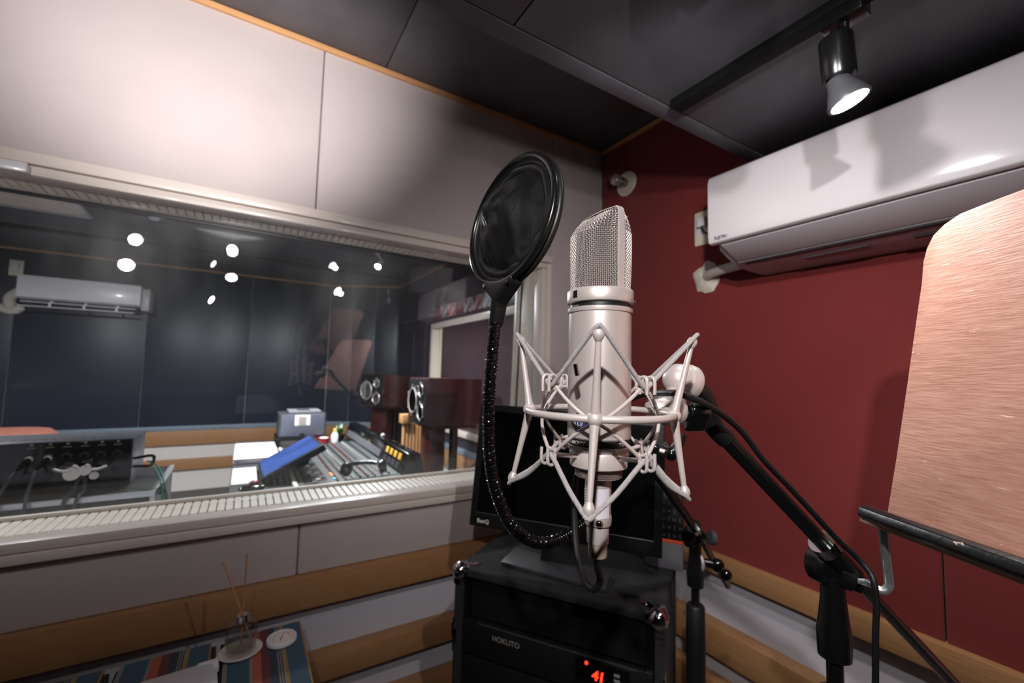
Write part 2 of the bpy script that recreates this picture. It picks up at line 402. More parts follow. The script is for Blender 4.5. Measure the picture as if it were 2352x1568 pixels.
MT['perf'] = perforated()
lb = MB().box((OX0-.02, 1.475, OZ0-.02), (OX1+.02, 1.63, OZ0-.0115)).build('sill_lining', 'lining', win)
lt = MB().box((OX0-.02, 1.475, OZ1+.0115), (OX1+.02, 1.63, OZ1+.02)).build('head_lining', 'lining', win)
MB().box((OX1, 1.475, OZ0), (OX1+.019, 1.60, OZ1)).build('jamb_lining', 'perf', win, bevel=.001)
MB().box((OX0-.019, 1.475, OZ0), (OX0, 1.60, OZ1)).build('jamb_lining', 'perf', win, bevel=.001)
n = int((OX1-OX0)/.0205)
for zz, pp, ye in ((OZ0-.006, lb, 1.612), (OZ1+.006, lt, 1.556)):
    s0 = None
    for k in range(n):
        x = OX0+.0205*(k+.5)
        if s0 is None: s0 = MB().box((x-.0084, 1.4765, zz-.006), (x+.0084, ye, zz+.006)).build('slat', 'lining', pp, bevel=.0006, seg=1)
        else: like(s0, loc=V((x, (1.4765+ye)/2, zz)), parent=pp)
# panes: two sheets, the rear one leaning
def pane(fy, mat, th=.006):
    e = .001; c4 = [(OX0, OZ0+e), (OX1, OZ0+e), (OX0, OZ1-e), (OX1, OZ1-e)]; a, b, c, d = [fy(x, z) for x, z in c4]
    return MB().add([(OX0, a, OZ0+e), (OX1, b, OZ0+e), (OX1, b+th, OZ0+e), (OX0, a+th, OZ0+e), (OX0, c, OZ1-e), (OX1, d, OZ1-e), (OX1, d+th, OZ1-e), (OX0, c+th, OZ1-e)],
                    [(3,2,1,0),(4,5,6,7),(0,1,5,4),(1,2,6,5),(2,3,7,6),(3,0,4,7)]).build('pane', mat, win, smooth=False)
pane(lambda x, z: 1.4765, 'glass'); pane(lambda x, z: 1.603 - .072*(z-1.29) + .004*(x-.2), 'glass2')
MB().box((OX0, 1.613, OZ0), (OX1, 1.627, OZ0+.009)).build('glazing_bead', 'lining', win, bevel=.001)
MB().box((OX0, 1.557, OZ1-.009), (OX1, 1.569, OZ1)).build('glazing_bead', 'black', win, bevel=.001)
for x0 in (OX0, OX1-.011):
    MB().plate([V((x0, 1.610, OZ0+.009)), V((x0, 1.640, OZ0+.009)), V((x0, 1.603, OZ1-.009)), V((x0, 1.573, OZ1-.009))], X*.011).build('glazing_bead', 'lining', win, bevel=.001)
MB().plate([V((OX1-.003, 1.602, OZ0+.009)), V((OX1-.003, 1.610, OZ0+.009)), V((OX1-.003, 1.572, OZ1-.009)), V((OX1-.003, 1.562, OZ1-.009))], X*.003).build('glazing_bead', 'black', win)
p = A(33, 378, 1); q0 = onp((0, 378), 1, yf-.012); q1 = onp((64, 389), 1, yf-.012)
t = tag(MB().box((q1.x-.15, yf-.02, q1.z-.010), (q1.x, yf-.0005, q1.z+.013)).build('door_sensor', 'white', bevel=.003), 'small white plastic sensor box stuck on the cream window frame', 'sensor')

# ================================================================== CONTROL ROOM SHELL
YF, XC, DX, DY, XK = 5.58, 1.55, .83, 5.13, -2.7
struct(MB().box((XK-.1, YK, -.05), (XC+.1, YF+.1, 0)).build('floor', 'floor'))
c2 = struct(MB().box((XK-.1, YK, ZC), (XC+.1, YF+.1, ZC+.1)).build('ceiling', 'navyceil', smooth=False))
for y0, y1 in ((1.65, 3.05), (3.055, 4.6), (4.71, 5.57)): MB().box((XK, y0, ZC-.012), (.3, y1, ZC)).build('panel', 'navyceil', c2, bevel=.003); MB().box((.305, y0, ZC-.012), (XC, y1, ZC)).build('panel', 'navyceil', c2, bevel=.003)
ZR, ZRB, ZR2, ZR2B = .612, .463, .324, .21
def seg_wall(name, a, b, thick, into, spans=((0, 1),)):
    """wall from a to b (xy), thickness vector away from room; returns obj + helper for strips"""
    a, b, o = V((a[0], a[1], 0)), V((b[0], b[1], 0)), V((into[0], into[1], 0))*-thick
    wobj = struct(MB().plate([a, b, b+Z*ZC, a+Z*ZC], o).build(name, 'plaster2', smooth=False)); i = V((into[0], into[1], 0))
    def strip(nm, z0, z1, pro, mat, s=0, e=1, bev=.003):
        p0, p1 = a.lerp(b, s), a.lerp(b, e)
        return MB().plate([p0+Z*z0, p1+Z*z0, p1+Z*z1, p0+Z*z1], i*pro).build(nm, mat, wobj, bevel=bev)
    for s_, e_ in spans:
        strip('rail', ZRB, ZR, .03, 'wood', s_, e_); strip('rail', ZR2B, ZR2, .03, 'wood', s_, e_); strip('ledge', ZR, ZR+.045, .035, 'ledge', s_, e_)
    strip('ceiling_trim', ZC-.03, ZC-.013, .015, 'woodtrim', bev=.001)
    return wobj, strip
wf, sf = seg_wall('wall_far', (XK, YF), (DX, YF), .1, (0, -1))
for s, e in ((0, .26), (.26, .52), (.52, .77), (.77, 1)): sf('panel', ZR+.046, ZC-.03, .012, 'navy', s+.0005, e-.0005)
dn = V((-(YF-DY), -(XC-DX), 0)).normalized()
wd, sd = seg_wall('wall_corner', (DX, YF), (XC, DY), .1, (dn.x, dn.y))
sd('panel', ZR+.046, ZC-.03, .012, 'navy', .01, .33); sd('panel', ZR+.046, ZC-.03, .012, 'navy', .335, .66); sd('panel', ZR+.046, ZC-.03, .012, 'navy', .665, .99)
wr, sr = seg_wall('wall_side', (XC, DY), (XC, YK), .1, (-1, 0), ((0, (DY-5.101)/(DY-YK)), ((DY-4.144)/(DY-YK), 1)))
L_ = DY-YK
def yy(y): return (DY-y)/L_
sr('panel', 1.87, ZC-.03, .012, 'navy', 0, yy(4.02)); sr('panel', 1.9, ZC-.03, .012, 'navy', yy(4.015), yy(3.2)); sr('panel', 1.9, ZC-.03, .012, 'navy', yy(3.195), 1)
sr('panel', ZR+.046, 1.895, .012, 'navy', yy(4.135), yy(4.0)); sr('panel', ZR+.046, .748, .012, 'navy', yy(3.995), 1); sr('panel', .752, 1.736, .012, 'navy', yy(2.295), 1); sr('panel', 1.74, 1.895, .012, 'navy', yy(3.995), 1)
struct(MB().box((XK-.1, YK, 0), (XK, YF, ZC)).build('wall_end', 'plaster'))
d1 = struct(bpy.data.objects.new('door_1', None)); COL.objects.link(d1); d1.location = (XC, 4.6, 0)
MB().box((XC-.006, 4.18, 0.02), (XC-.002, 5.07, 1.83)).build('door_leaf', 'navy', d1, bevel=.002)
for a, b in (((XC-.03, 4.145, 0), (XC, 4.178, 1.868)), ((XC-.03, 5.075, 0), (XC, 5.10, 1.868)), ((XC-.03, 4.178, 1.835), (XC, 5.075, 1.868))): MB().box(a, b).build('door_frame', 'navy', d1, bevel=.004)
MB().box((XC-.03, 4.5, .9), (XC-.006, 4.53, 1.7)).build('pull_bar', 'navy', d1, bevel=.004)
w2 = struct(bpy.data.objects.new('window_2', None)); COL.objects.link(w2); w2.location = (XC, 3.2, .75)
for a, b in (((XC-.035, 2.3, 1.68), (XC, 3.985, 1.735)), ((XC-.035, 3.92, .80), (XC, 3.985, 1.68)), ((XC-.035, 2.3, .75), (XC, 3.985, .80)), ((XC-.035, 2.3, .80), (XC, 2.36, 1.68))): MB().box(a, b).build('frame_member', 'cream', w2, bevel=.004)
for y in (3.9, 3.80): MB().box((XC-.012, y-.035, .80), (XC, y+.02, 1.68)).build('blind', 'ivory', w2, bevel=.003)
MB().box((XC-.008, 2.36, .80), (XC-.003, 3.76, 1.68)).build('pane', pm('dark window pane', (58, 54, 60), .08, coat=.5), w2)

# ================================================================== LAMPS
def lamp(base, head, target, power, nm='spotlight', label='', group=None, size=130, blend=1.0, col=(1.0, .965, .95), rl=.026, lens='lampglass', soft=.024, mat='blackmetal', hax=None, beam='spot_beam'):
    base, head, target = V(base), V(head), V(target); ax = (target-head).normalized()
    t = thing(nm, label, 'lamp', base, group)
    MB().box((base.x-.018, base.y-.03, base.z-.022), (base.x+.018, base.y+.03, base.z)).build('adapter', mat, t, bevel=.004)
    ha = V(hax).normalized() if hax else ax; hc = head-ax*.030+ha*.030; top = hc-ha*.102; MB().tube([base-Z*.02, base-Z*.034, top+Z*.012, top], .0072, 12).build('stem', mat, t)
    MB().lathe(hc, ha, [(.0215, -.102), (.0225, -.099), (.0225, -.042), (.0205, -.038), (.019, -.038)], 32).build('housing', mat, t)
    MB().lathe(head, ax, [(.015, -.04), (.017, -.030), (.024, -.012), (.0285, -.001), (.0285, .002), (.027, .002)], 32).build('bulb', 'white' if mat == 'white' else 'dgrey', t)
    MB().lathe(head, ax, [(.0, .0045), (.015, .004), (.0268, .0015), (.0, .0012)], 32).build('lens', lens, t)
    ld = bpy.data.lights.new('spot_beam', 'SPOT'); ld.energy = power; ld.spot_size = math.radians(size); ld.spot_blend = blend; ld.color = col; ld.shadow_soft_size = soft
    lo = bpy.data.objects.new(beam, ld); COL.objects.link(lo); lo.location = head+ax*.03
    lo.rotation_euler = (-ax).to_track_quat('Z', 'Y').to_euler(); par(lo, t)
    return t
ZT = ZS-.019
trk = tag(MB().box((.752, -.6, ZT), (.786, .592, ZS+.0005)).build('lighting_track', 'matte', bevel=.002), 'black lighting track ending near the soffit edge above the air conditioner', 'track')
nV = camvec(.30, .93, -.20).normalized(); hV = A(1950, 231, .655)
bV = onp((1924, 12), 2, ZT)
lamp((.769, bV.y, ZT), hV, hV+nV, LIGHTS['V'], label='black track spotlight hanging lit above the white air conditioner', size=120, hax=A(1943, 195, .655)-A(1933, 95, .657))
trk2 = tag(MB().box((-1.1, .343, ZT), (.53, .377, ZS+.0005)).build('lighting_track', 'matte', bevel=.002), 'black lighting track running parallel to the window wall under the soffit', 'track')
lamp((-.45, .36, ZT), (-.47, .46, 1.715), (-.5, 1.436, 1.45), LIGHTS['R1'], nm='window_spotlight_offscreen', beam='window_beam_offscreen', label='black track spotlight aimed at the window glass', size=105)
lamp((-.10, .36, ZT), (-.085, .43, 1.715), (-.12, 1.436, 2.22), LIGHTS['R2'], nm='panel_spotlight_offscreen', beam='panel_beam_offscreen', label='black track spotlight aimed at the mauve panel above the window', size=72)
lamp((.43, .36, ZT), (.44, .24, 1.74), (.98, .90, 1.2), LIGHTS['R3'], nm='corner_spotlight_offscreen', beam='corner_beam_offscreen', label='black track spotlight nearest the end of the second track', size=150, soft=.012)
trk3 = tag(MB().box((-.237, -.9, ZT), (-.203, .1, ZS+.0005)).build('lighting_track', 'matte', bevel=.002), 'black lighting track above the camera side of the booth', 'track')
lamp((-.22, -.2, ZT), (-.20, -.19, 1.675), (1.1, .36, 1.05), LIGHTS['LA'], nm='board_spotlight_offscreen', beam='board_beam_offscreen', label='black track spotlight aimed at the music board and red wall', size=118, soft=.014)

# ================================================================== MICROPHONE
MX, MY = .2654, .2842
tow = V((-MX, -MY, 0)).normalized()
def zat(py, r):
    """height of the near surface (radius r on the mic axis) that lies on picture row py"""
    b = V((MX, MY, 0)) + tow*r - V((0, 0, H)); k = (py-CY)/F
    v1 = DOWN.x*b.x + DOWN.y*b.y + DOWN.z*b.z; v2 = FWD.x*b.x + FWD.y*b.y + FWD.z*b.z
    return (v1-k*v2)/(k*FWD.z-DOWN.z)
MO = V((MX, MY, 0))
NF = V((-.9986, .052, 0)).normalized()       # mic front
SD = Z.cross(NF)                            # along the ridge
rb = .0272
z_top = zat(478, .02); z_col = zat(655, .0292); z_col2 = zat(688, .0292); z_gr = zat(699, .0285); z_r2 = zat(710, .0285)
z_b0 = zat(1014, rb); z_bd = zat(1030, rb); z_tp = zat(1052, .022)
mic = thing('microphone', 'large silver side-address studio microphone with woven wire grille, held upright in a wire cradle', 'microphone', (MX, MY, z_tp))
body = MB().lathe(MO, Z, [(rb-.001, z_b0), (rb, z_b0+.0012), (rb, z_r2-.0005), (rb-.002, z_r2)], 64).build('body', 'nickel', mic)
MB().lathe(MO, Z, [(.0272, z_r2-.0005), (.0282, z_r2), (.0284, z_r2+.001), (.0284, z_gr-.0006), (.0275, z_gr)], 64).build('collar_ring', 'nickel', mic)
MB().lathe(MO, Z, [(.0262, z_gr-.001), (.0262, z_col2+.001)], 64).build('groove', 'black', mic)
col = MB().lathe(MO, Z, [(.027, z_col2), (.0286, z_col2+.0006), (.0290, z_col2+.002), (.0290, z_col-.0012), (.0282, z_col), (.0255, z_col), (.0255, z_col-.003)], 64).build('collar', 'nickel', mic)
MB().lathe(MO, Z, [(rb-.0018, z_bd-.0003), (rb-.0010, z_bd), (rb-.0010, z_b0), (rb-.0018, z_b0+.0003)], 64).build('type_band', 'black', mic)
MB().lathe(MO, Z, [(.021, z_tp), (.0222, z_tp+.0006), (rb-.001, z_bd-.0022), (rb-.0006, z_bd-.0016), (rb-.0006, z_bd-.0003)], 64).build('base_taper', 'nickel', mic)
def wrap(r, ang0, z0):
    return lambda x, y: MO + V((math.cos(ang0+x/r)*r, math.sin(ang0+x/r)*r, z0+y))
ta = math.atan2(tow.y, tow.x)
hb = z_b0-z_bd
text('NEUMANN MICROPHONE', hb*.74, wrap(rb-.0007, ta-1.80, z_bd+hb*.24), .00003).build('lettering', 'print', mic, smooth=False)
text('TYPE', hb*.74, wrap(rb-.0007, ta+.66, z_bd+hb*.24), .00003).build('lettering', 'print', mic, smooth=False)
# badge (diamond)
def diamond(r, hw, hh, a0, zc, n=6):
    b = MB(); top = [wrap(r, a0, zc)(hw*(i/n*2-1), hh*(1-abs(i/n*2-1))) for i in range(n+1)]; bot = [wrap(r, a0, zc)(hw*(i/n*2-1), -hh*(1-abs(i/n*2-1))) for i in range(n+1)]
    return b.add(top+bot, [(i, i+1, n+2+i, n+1+i) for i in range(n)])
a0 = ta-.66; zc_ = zat(975, rb)
bdg = diamond(rb+.0003, .0098, .0098, a0, zc_).build('badge', 'chrome', mic, smooth=False)
diamond(rb+.0006, .0088, .0088, a0, zc_).build('badge_field', 'navyblue', bdg, smooth=False)
em = MB()
for sgn in (-1, 1):
    for k, rr in enumerate((.0022, .0036)):
        pts = [wrap(rb+.0008, a0, zc_)(sgn*(.0008+rr*math.sin(t*PI/8)), rr*math.cos(t*PI/8)) for t in range(9)]
        em.tube(pts, .0003, 6)
em.tube([wrap(rb+.0008, a0, zc_)(0, y) for y in (-.0055, .0045)], .0004, 6)
for y in (-.004, -.0052): em.tube([wrap(rb+.0008, a0, zc_)(x, y) for x in (-.0016, .0016)], .0003, 6)
em.build('badge_emblem', 'print', bdg)
# pattern switch window, small pad switch
a1 = ta-.80; zz = (z_col+z_col2)/2+.0005
sw = MB().add([wrap(.0292, a1, zz)(x, y) for x, y in ((-.0026, -.0032), (.0026, -.0032), (.0026, .0032), (-.0026, .0032))], [(0, 1, 2, 3)]).build('switch_window', 'blackgloss', mic, smooth=False)
MB().add([wrap(.0294, a1, zz)(x, y) for x, y in ((-.0022, .0012), (.0022, .0026), (.0024, .0031), (-.0024, .0031))], [(0, 1, 2, 3)]).build('switch_marker', 'black', sw, smooth=False)
MB().sphere(wrap(.0296, ta+1.45, zz)(0, -.004), .0013, 10, 6).build('screw', 'chrome', mic)
MB().obox(wrap(.0268, a1, z_gr+.0008)(0, 0), SD, NF, Z, .003, .0008, .0004).build('switch_tab', 'chrome', mic)
# grille: woven wire over a dark inner gauze
HG = z_top-z_col+.004
def head0(u, h, off=0.0):
    """u around (0..2pi, 0 = front), h 0..1"""
    a = .0258 + off
    if h > .86: a = a - .0042*(1-math.sqrt(max(0, 1-((h-.86)/.14)**2)))
    rf = h-.72
    if rf < 0: b = .0256 - .0012*h
    else:
        lin_ = .0247 - (rf/.28)*.0222
        b = lin_ - .0009*math.exp(-(rf/.05)**2)
    b += off
    p_ = 2.0 + .35*min(1, h*2) + (2.5*max(0, rf/.28))
    c, s_ = math.cos(u), math.sin(u)
    cx_ = math.copysign(abs(c)**(2/p_), c); sy_ = math.copysign(abs(s_)**(2/p_), s_)
    return MO + NF*(b*cx_) + SD*(a*sy_) + Z*(z_col-.002+HG*h)
_hc = {}
def head(u, h, off=0.0):
    key = round(h, 5)
    if key not in _hc:
        P_ = [head0(2*PI*j/240, h, 0) for j in range(241)]; Ls = [0]
        for j in range(240): Ls.append(Ls[-1] + (P_[j+1]-P_[j]).length)
        _hc[key] = Ls
    Ls = _hc[key]; t_ = ((u/(2*PI)) % 1.0)*Ls[-1]; lo_, hi_ = 0, 240
    while hi_-lo_ > 1:
        md = (lo_+hi_)//2
        if Ls[md] <= t_: lo_ = md
        else: hi_ = md
    f_ = (t_-Ls[lo_])/max(1e-9, Ls[hi_]-Ls[lo_])
    return head0(2*PI*(lo_+f_)/240, h, off)
gi = MB().grid([[head(2*PI*j/48, i/20, -.0017) for j in range(49)] for i in range(21)])
gi.add([head(2*PI*j/48, 1, -.0017) for j in range(48)], [tuple(range(48))])
gi.build('inner_gauze', 'dark', mic)
g = MB(); NV, NH = 100, 44
for i in range(NH):
    h = (i+.5)/NH*.985
    g.tube([head(2*PI*(j+.5)/(NV*2)*1.0, h, .00045*(1 if (j//1+i*0) % 2 == 0 else -1)*(1 if i % 2 else -1)) if False else head(2*PI*j/NV, h, .0004*(1 if (j+i) % 2 else -1)) for j in range(NV)], .00034, 5, closed=True)
for j in range(NV):
    u = 2*PI*j/NV
    g.tube([head(u, (i+.5)/NH*.985, .0004*(-1 if (j+i) % 2 else 1)) for i in range(NH if j % 2 else int(NH*.76))], .00034, 5)
g.build('grille', 'wire', mic, kind='stuff')
# band that splits front and rear
def bandpt(t):   # t from -1 (one side bottom) over the ridge to 1
    if t < -.38: k = (t+1)/.62; return head(-PI/2, k*.985, .0006)
    if t > .38: k = (1-t)/.62; return head(PI/2, k*.985, .0006)
    e0, e1 = head(-PI/2, .985, .0006), head(PI/2, .985, .0006); return e0.lerp(e1, (t+.38)/.76) + Z*.0015*(1-(t/.38)**2)
bd = []
for wv, ov in ((-.0034, 0), (-.003, .0012), (.003, .0012), (.0034, 0)):
    row = []
    for k in range(61):
        t = -1+2*k/60; p_ = bandpt(t); o_ = (p_-(MO+Z*(z_col+HG*.55))); o_.z *= .7; row.append(p_ + NF*wv + o_.normalized()*ov)
    bd.append(row)
MB().grid(bd).build('grille_band', 'nickel', mic, sharp=50)

# ================================================================== SHOCK MOUNT
zn, zu, zl = 1.2475, 1.3095, 1.1856; Rn, Ru, Rl = .0617, .0740, .0731; yaw = -2.3262-.0400
sm = thing('shock_mount', 'silver wire spider cradle with grey elastic cords round the studio microphone', 'shock mount', (MX, MY, zl))
def cyp(a, r, z, sh=0): return V((MX+r*math.cos(a), MY+r*math.sin(a), z)) + RIGHT*sh
ANG = [yaw + k*PI/2 for k in range(4)]      # 0 front(to camera), 1 right, 2 back, 3 left
NODE = [cyp(a, Rn, zn) for a in ANG]; UP = [cyp(a, Ru, zu, .0026) for a in ANG]; LO = [cyp(a, Rl, zl, -.0031) for a in ANG]
MB().tube([cyp(2*PI*k/96, Rn, zn) for k in range(96)], .0030, 12, closed=True).build('outer_ring', 'nickel2', sm)
for k in range(4):
    MB().sphere(NODE[k], .0062, 18, 12).build('node', 'nickel2', sm)
    for tip, nm in ((UP[k], 'upper_rod'), (LO[k], 'lower_rod')):
        d = (tip-NODE[k]).normalized()
        r_ = MB().tube([NODE[k], NODE[k]+d*.010, NODE[k].lerp(tip, .5), tip-d*.004], [.0046, .0034, .0027, .0022], 12).build(nm, 'nickel2', sm)
        MB().lathe(tip, d, [(.0, -.006), (.0025, -.0052), (.0041, -.002), (.0043, .001), (.003, .0036), (0, .0046)], 16).build('tip', 'nickel2', r_)
rin, zhu, zhl = .0500, zn+.0225, zn-.0305
HA = [yaw + PI/4 + k*PI/2 for k in range(4)]
for k in range(4):                            # crossed wires of the inner cage, one X per quarter
    a0_, a1_ = HA[k-1], HA[k-1]+PI/2
    for za, zb_ in ((zhu, zhl), (zhl, zhu)):
        pts = []
        for i in range(17):
            t = i/16; e = (t-.5)*2; s_ = math.copysign(abs(e)**1.25, e)*.5+.5
            rr = rin - .004*math.sin(PI*t) + .0035*math.sin(PI*t)
            pts.append(cyp(a0_+.07+(a1_-a0_-.14)*t, rr, za+(zb_-za)*s_))
        MB().tube(pts, .0015, 8).build('cage_wire', 'nickel2', sm)
    MB().sphere(cyp((a0_+a1_)/2, rin, (zhu+zhl)/2), .0032, 12, 8).build('cage_joint', 'nickel2', sm)
for k in range(4):
    for zz, dr in ((zhu, 1), (zhl, -1)):
        for da in (-.075, .075):              # U shaped hooks for the cord
            a = HA[k]+da
            pts = [cyp(a, rin, zz-dr*.004), cyp(a, rin, zz+dr*.006), cyp(a, rin+.002, zz+dr*.009), cyp(a, rin+.0055, zz+dr*.009), cyp(a, rin+.0075, zz+dr*.006), cyp(a, rin+.0075, zz-dr*.004)]
            MB().tube(spline(pts, 4), .0013, 8).build('hook', 'nickel2', sm)
        MB().tube([cyp(HA[k]-.09, rin, zz-dr*.002), cyp(HA[k]+.09, rin, zz-dr*.002)], .0015, 8).build('hook_bar', 'nickel2', sm)
# elastic cords
for tips, zh, dr, nm in ((UP, zhu+.001, 1, 'upper_cord'), (LO, zhl-.001, -1, 'lower_cord')):
    pts = []
    for k in range(4):
        hk = cyp(HA[k], rin+.0040, zh+dr*.004); tp = tips[k]; tn = tips[(k+1) % 4]; d = V((math.cos(ANG[k]), math.sin(ANG[k]), 0)); s_ = V((-d.y, d.x, 0))
        pts += [tp - s_*.0044 + Z*dr*.002, tp + d*.0030 + Z*dr*.0055, tp + s_*.0044 + Z*dr*.002]
        if dr < 0: pts += [tp.lerp(hk, .45) + Z*-.0035]
        pts += [hk - s_*.004 + d*.002 - Z*dr*.002, hk - Z*dr*.0035]
        hk2 = hk + (tn-hk)*0; d2 = V((math.cos(ANG[(k+1) % 4]), math.sin(ANG[(k+1) % 4]), 0)); s2 = V((-d2.y, d2.x, 0))
        pts += [hk + s2*.004 - Z*dr*.002 + d2*.002]
        if dr < 0: pts += [hk.lerp(tn, .55) + Z*-.0035]
    MB().tube(spline(pts+[pts[0]], 4)[:-1], .0019, 8, closed=True).build(nm, 'cord', sm)
cl_ = A(1324, 850, .335); MB().cyl(cl_+Z*.005-X*.001, cl_-Z*.004+X*.001, .0021, n=12).build('cord_clip', 'chrome', sm)
# base clamp ring, struts and knurled nut
zc0 = zat(1043, .0245); zc1 = zat(1084, .0245); zk = zat(1104, .0195)
MB().lathe(MO, Z, [(.0222, zc0), (.0245, zc0-.0006), (.0252, zc0-.002), (.0245, zc1+.001), (.0235, zc1), (.018, zc1)], 56).build('clamp_ring', 'nickel2', sm)
for a in HA: MB().tube([cyp(a, .0240, (zc0+zc1)/2+.003), cyp(a, rin, zhl-.002)], .0019, 10).build('strut', 'nickel2', sm)
kn = MB(); nk = 72
for zz_, sgn in ((zc1+.0004, 1),):
    prof = [(.0185, zc1), (.0200, zc1-.001)] + [(.0203 if i % 2 else .0197, zc1-.001-(zc1-zk-.002)*i/7) for i in range(8)] + [(.0196, zk), (.010, zk)]
    kn.lathe(MO, Z, prof, nk)
kn.build('knurled_nut', pm('knurled metal', (168, 152, 146), .35, .9, bump=(1700, 1.0)), sm)
# swivel arm at the rear right
pc0 = NODE[1]; pj = A(1512, 942, .420); pb = A(1570, 880, .455)
MB().tube([cyp(yaw+1.75, Rn, zn), cyp(yaw+1.95, Rn+.006, zn), pj], [.003, .0042, .005], 14).build('arm', 'nickel2', sm)
swv = MB().lathe(pj-camvec(1, .25, .4).normalized()*.010, camvec(1, .12, .35), [(.009, 0), (.0125, .004), (.0145, .014), (.015, .017), (.0143, .018), (.0143, .0195), (.0155, .020), (.0158, .028), (.014, .033)], 32).build('swivel', 'nickel2', sm)
jd = camvec(.93, .28, .25).normalized(); jc = A(1560, 872, .452)
MB().lathe(jc, jd, [(0, -.0165), (.006, -.0158), (.0115, -.0125), (.0155, -.007), (.0172, 0), (.0172, .0045), (.0184, .005), (.0190, .008), (.0186, .015), (.0168, .018), (.012, .0195), (0, .0195)], 36).build('knuckle', 'nickel2', sm)
MB().tube([jc+Z*-.012, pj+camvec(.012, 0, .012)], [.011, .0125], 20).build('knuckle_neck', 'nickel2', sm)
kc = A(1590, 952, .425); kd = camvec(1, .08, .12).normalized()
kb = MB().cyl(kc-kd*.018, kc-kd*.006, .007, n=20).build('clamp_screw', 'black', sm)
poly = []
ku = (DOWN - kd*DOWN.dot(kd)).normalized(); kv = kd.cross(ku)
for i in range(36):
    a = 2*PI*i/36; rr = .0125 + .0024*math.cos(3*a); poly.append(kc - kd*.007 + (ku*math.cos(a)*1.1+kv*math.sin(a))*rr)
MB().plate(poly, kd*.020).build('clamp_knob', 'blackgloss', sm, bevel=.003, seg=3)

# ================================================================== MICROPHONE CABLE WITH CONNECTOR
cab = thing('microphone_cable', 'black microphone cable with a silver plug under the microphone, running along the boom arm', 'cable', (MX, MY, zat(1290, .01)))
zx = [zat(p_, .0105) for p_ in (1104, 1112, 1184, 1190, 1211, 1216, 1254, 1256, 1290)]
prof = [(.0105, zx[0]), (.0108, zx[1])]
plug = MB().lathe(MO, Z, [(.0090, zx[0]), (.0112, zx[0]-.0005), (.0113, zx[1]), (.0110, zx[2])], 40).build('plug', 'nickel', cab)
for k in range(9):
    z_ = zx[1]-.004 - (zx[1]-zx[2]-.007)*k/8
    MB().tube([MO + V((math.cos(ta-1.7+i*.1)*.0112, math.sin(ta-1.7+i*.1)*.0112, z_)) for i in range(14)], .0006, 6).build('rib', 'nickel', plug)
MB().add([wrap(.0116, ta+.25, (zx[1]+zx[2])/2-.003)(x, y) for x in (-.0075, -.005, -.0025, 0, .0025, .005, .0075) for y in (-.012, .012)], [(2*i, 2*i+2, 2*i+3, 2*i+1) for i in range(6)]).build('tape_label', pm('lilac tape', (206, 200, 208), .6), plug)
MB().lathe(MO, Z, [(.0106, zx[2]+.001), (.0116, zx[3]), (.0118, (zx[3]+zx[4])/2), (.0112, zx[4]), (.0100, zx[4]-.0005)], 40).build('plug_collar', 'nickel', cab)
MB().sphere(wrap(.0112, ta+.1, (zx[3]+zx[4])/2)(0, 0), .0034, 14, 8).build('latch', 'chrome', cab)
MB().lathe(MO, Z, [(.0098, zx[4]), (.0096, zx[5]), (.0092, zx[6]), (.0090, zx[6]-.0004)], 40).build('plug_barrel', 'nickel2', cab)
MB().lathe(MO, Z, [(.0080, zx[6]), (.0083, zx[7]), (.0080, zx[8]+.001), (.0072, zx[8])], 40).build('strain_relief', pm('taupe sleeve', (158, 142, 130), .5, .3), cab)
b0 = MO + Z*(zx[8]+.004)
# boom stand geometry shared by cable and stand
BT = A(1608, 944, .470); BC = A(1922, 1281, .500)           # boom upper end, clutch
BD = (BC-BT).normalized(); BE = BC + BD*.36
cpts = [b0, b0-Z*.012, A(1379, 1330, .386), A(1366, 1352, .392), A(1345, 1338, .40), A(1328, 1290, .42), A(1320, 1200, .44), A(1322, 1110, .45), A(1345, 1040, .455), A(1400, 960, .45), A(1450, 915, .435), A(1495, 903, .412), A(1550, 903, .407),
        A(1590, 914, .407), A(1622, 929, .411), A(1661, 953, .436), A(1705, 992, .458), A(1754, 1056, .466), A(1813, 1118, .472), A(1867, 1177, .476), A(1921, 1236, .479), A(1968, 1280, .477), A(1996, 1312, .470), A(2008, 1342, .464), A(2013, 1388, .462), A(2011, 1460, .460), A(2011, 1560, .458), A(2011, 1800, .455)]
cpts.append(V((cpts[-1].x+.03, cpts[-1].y, .30))); cpts.append(V((cpts[-2].x+.05, cpts[-2].y+.05, .05))); cpts.append(V((cpts[-3].x-.05, cpts[-3].y+.02, .0035)))
MB().tube(spline(cpts, 8), .0032, 10).build('cord', 'rubber', cab)

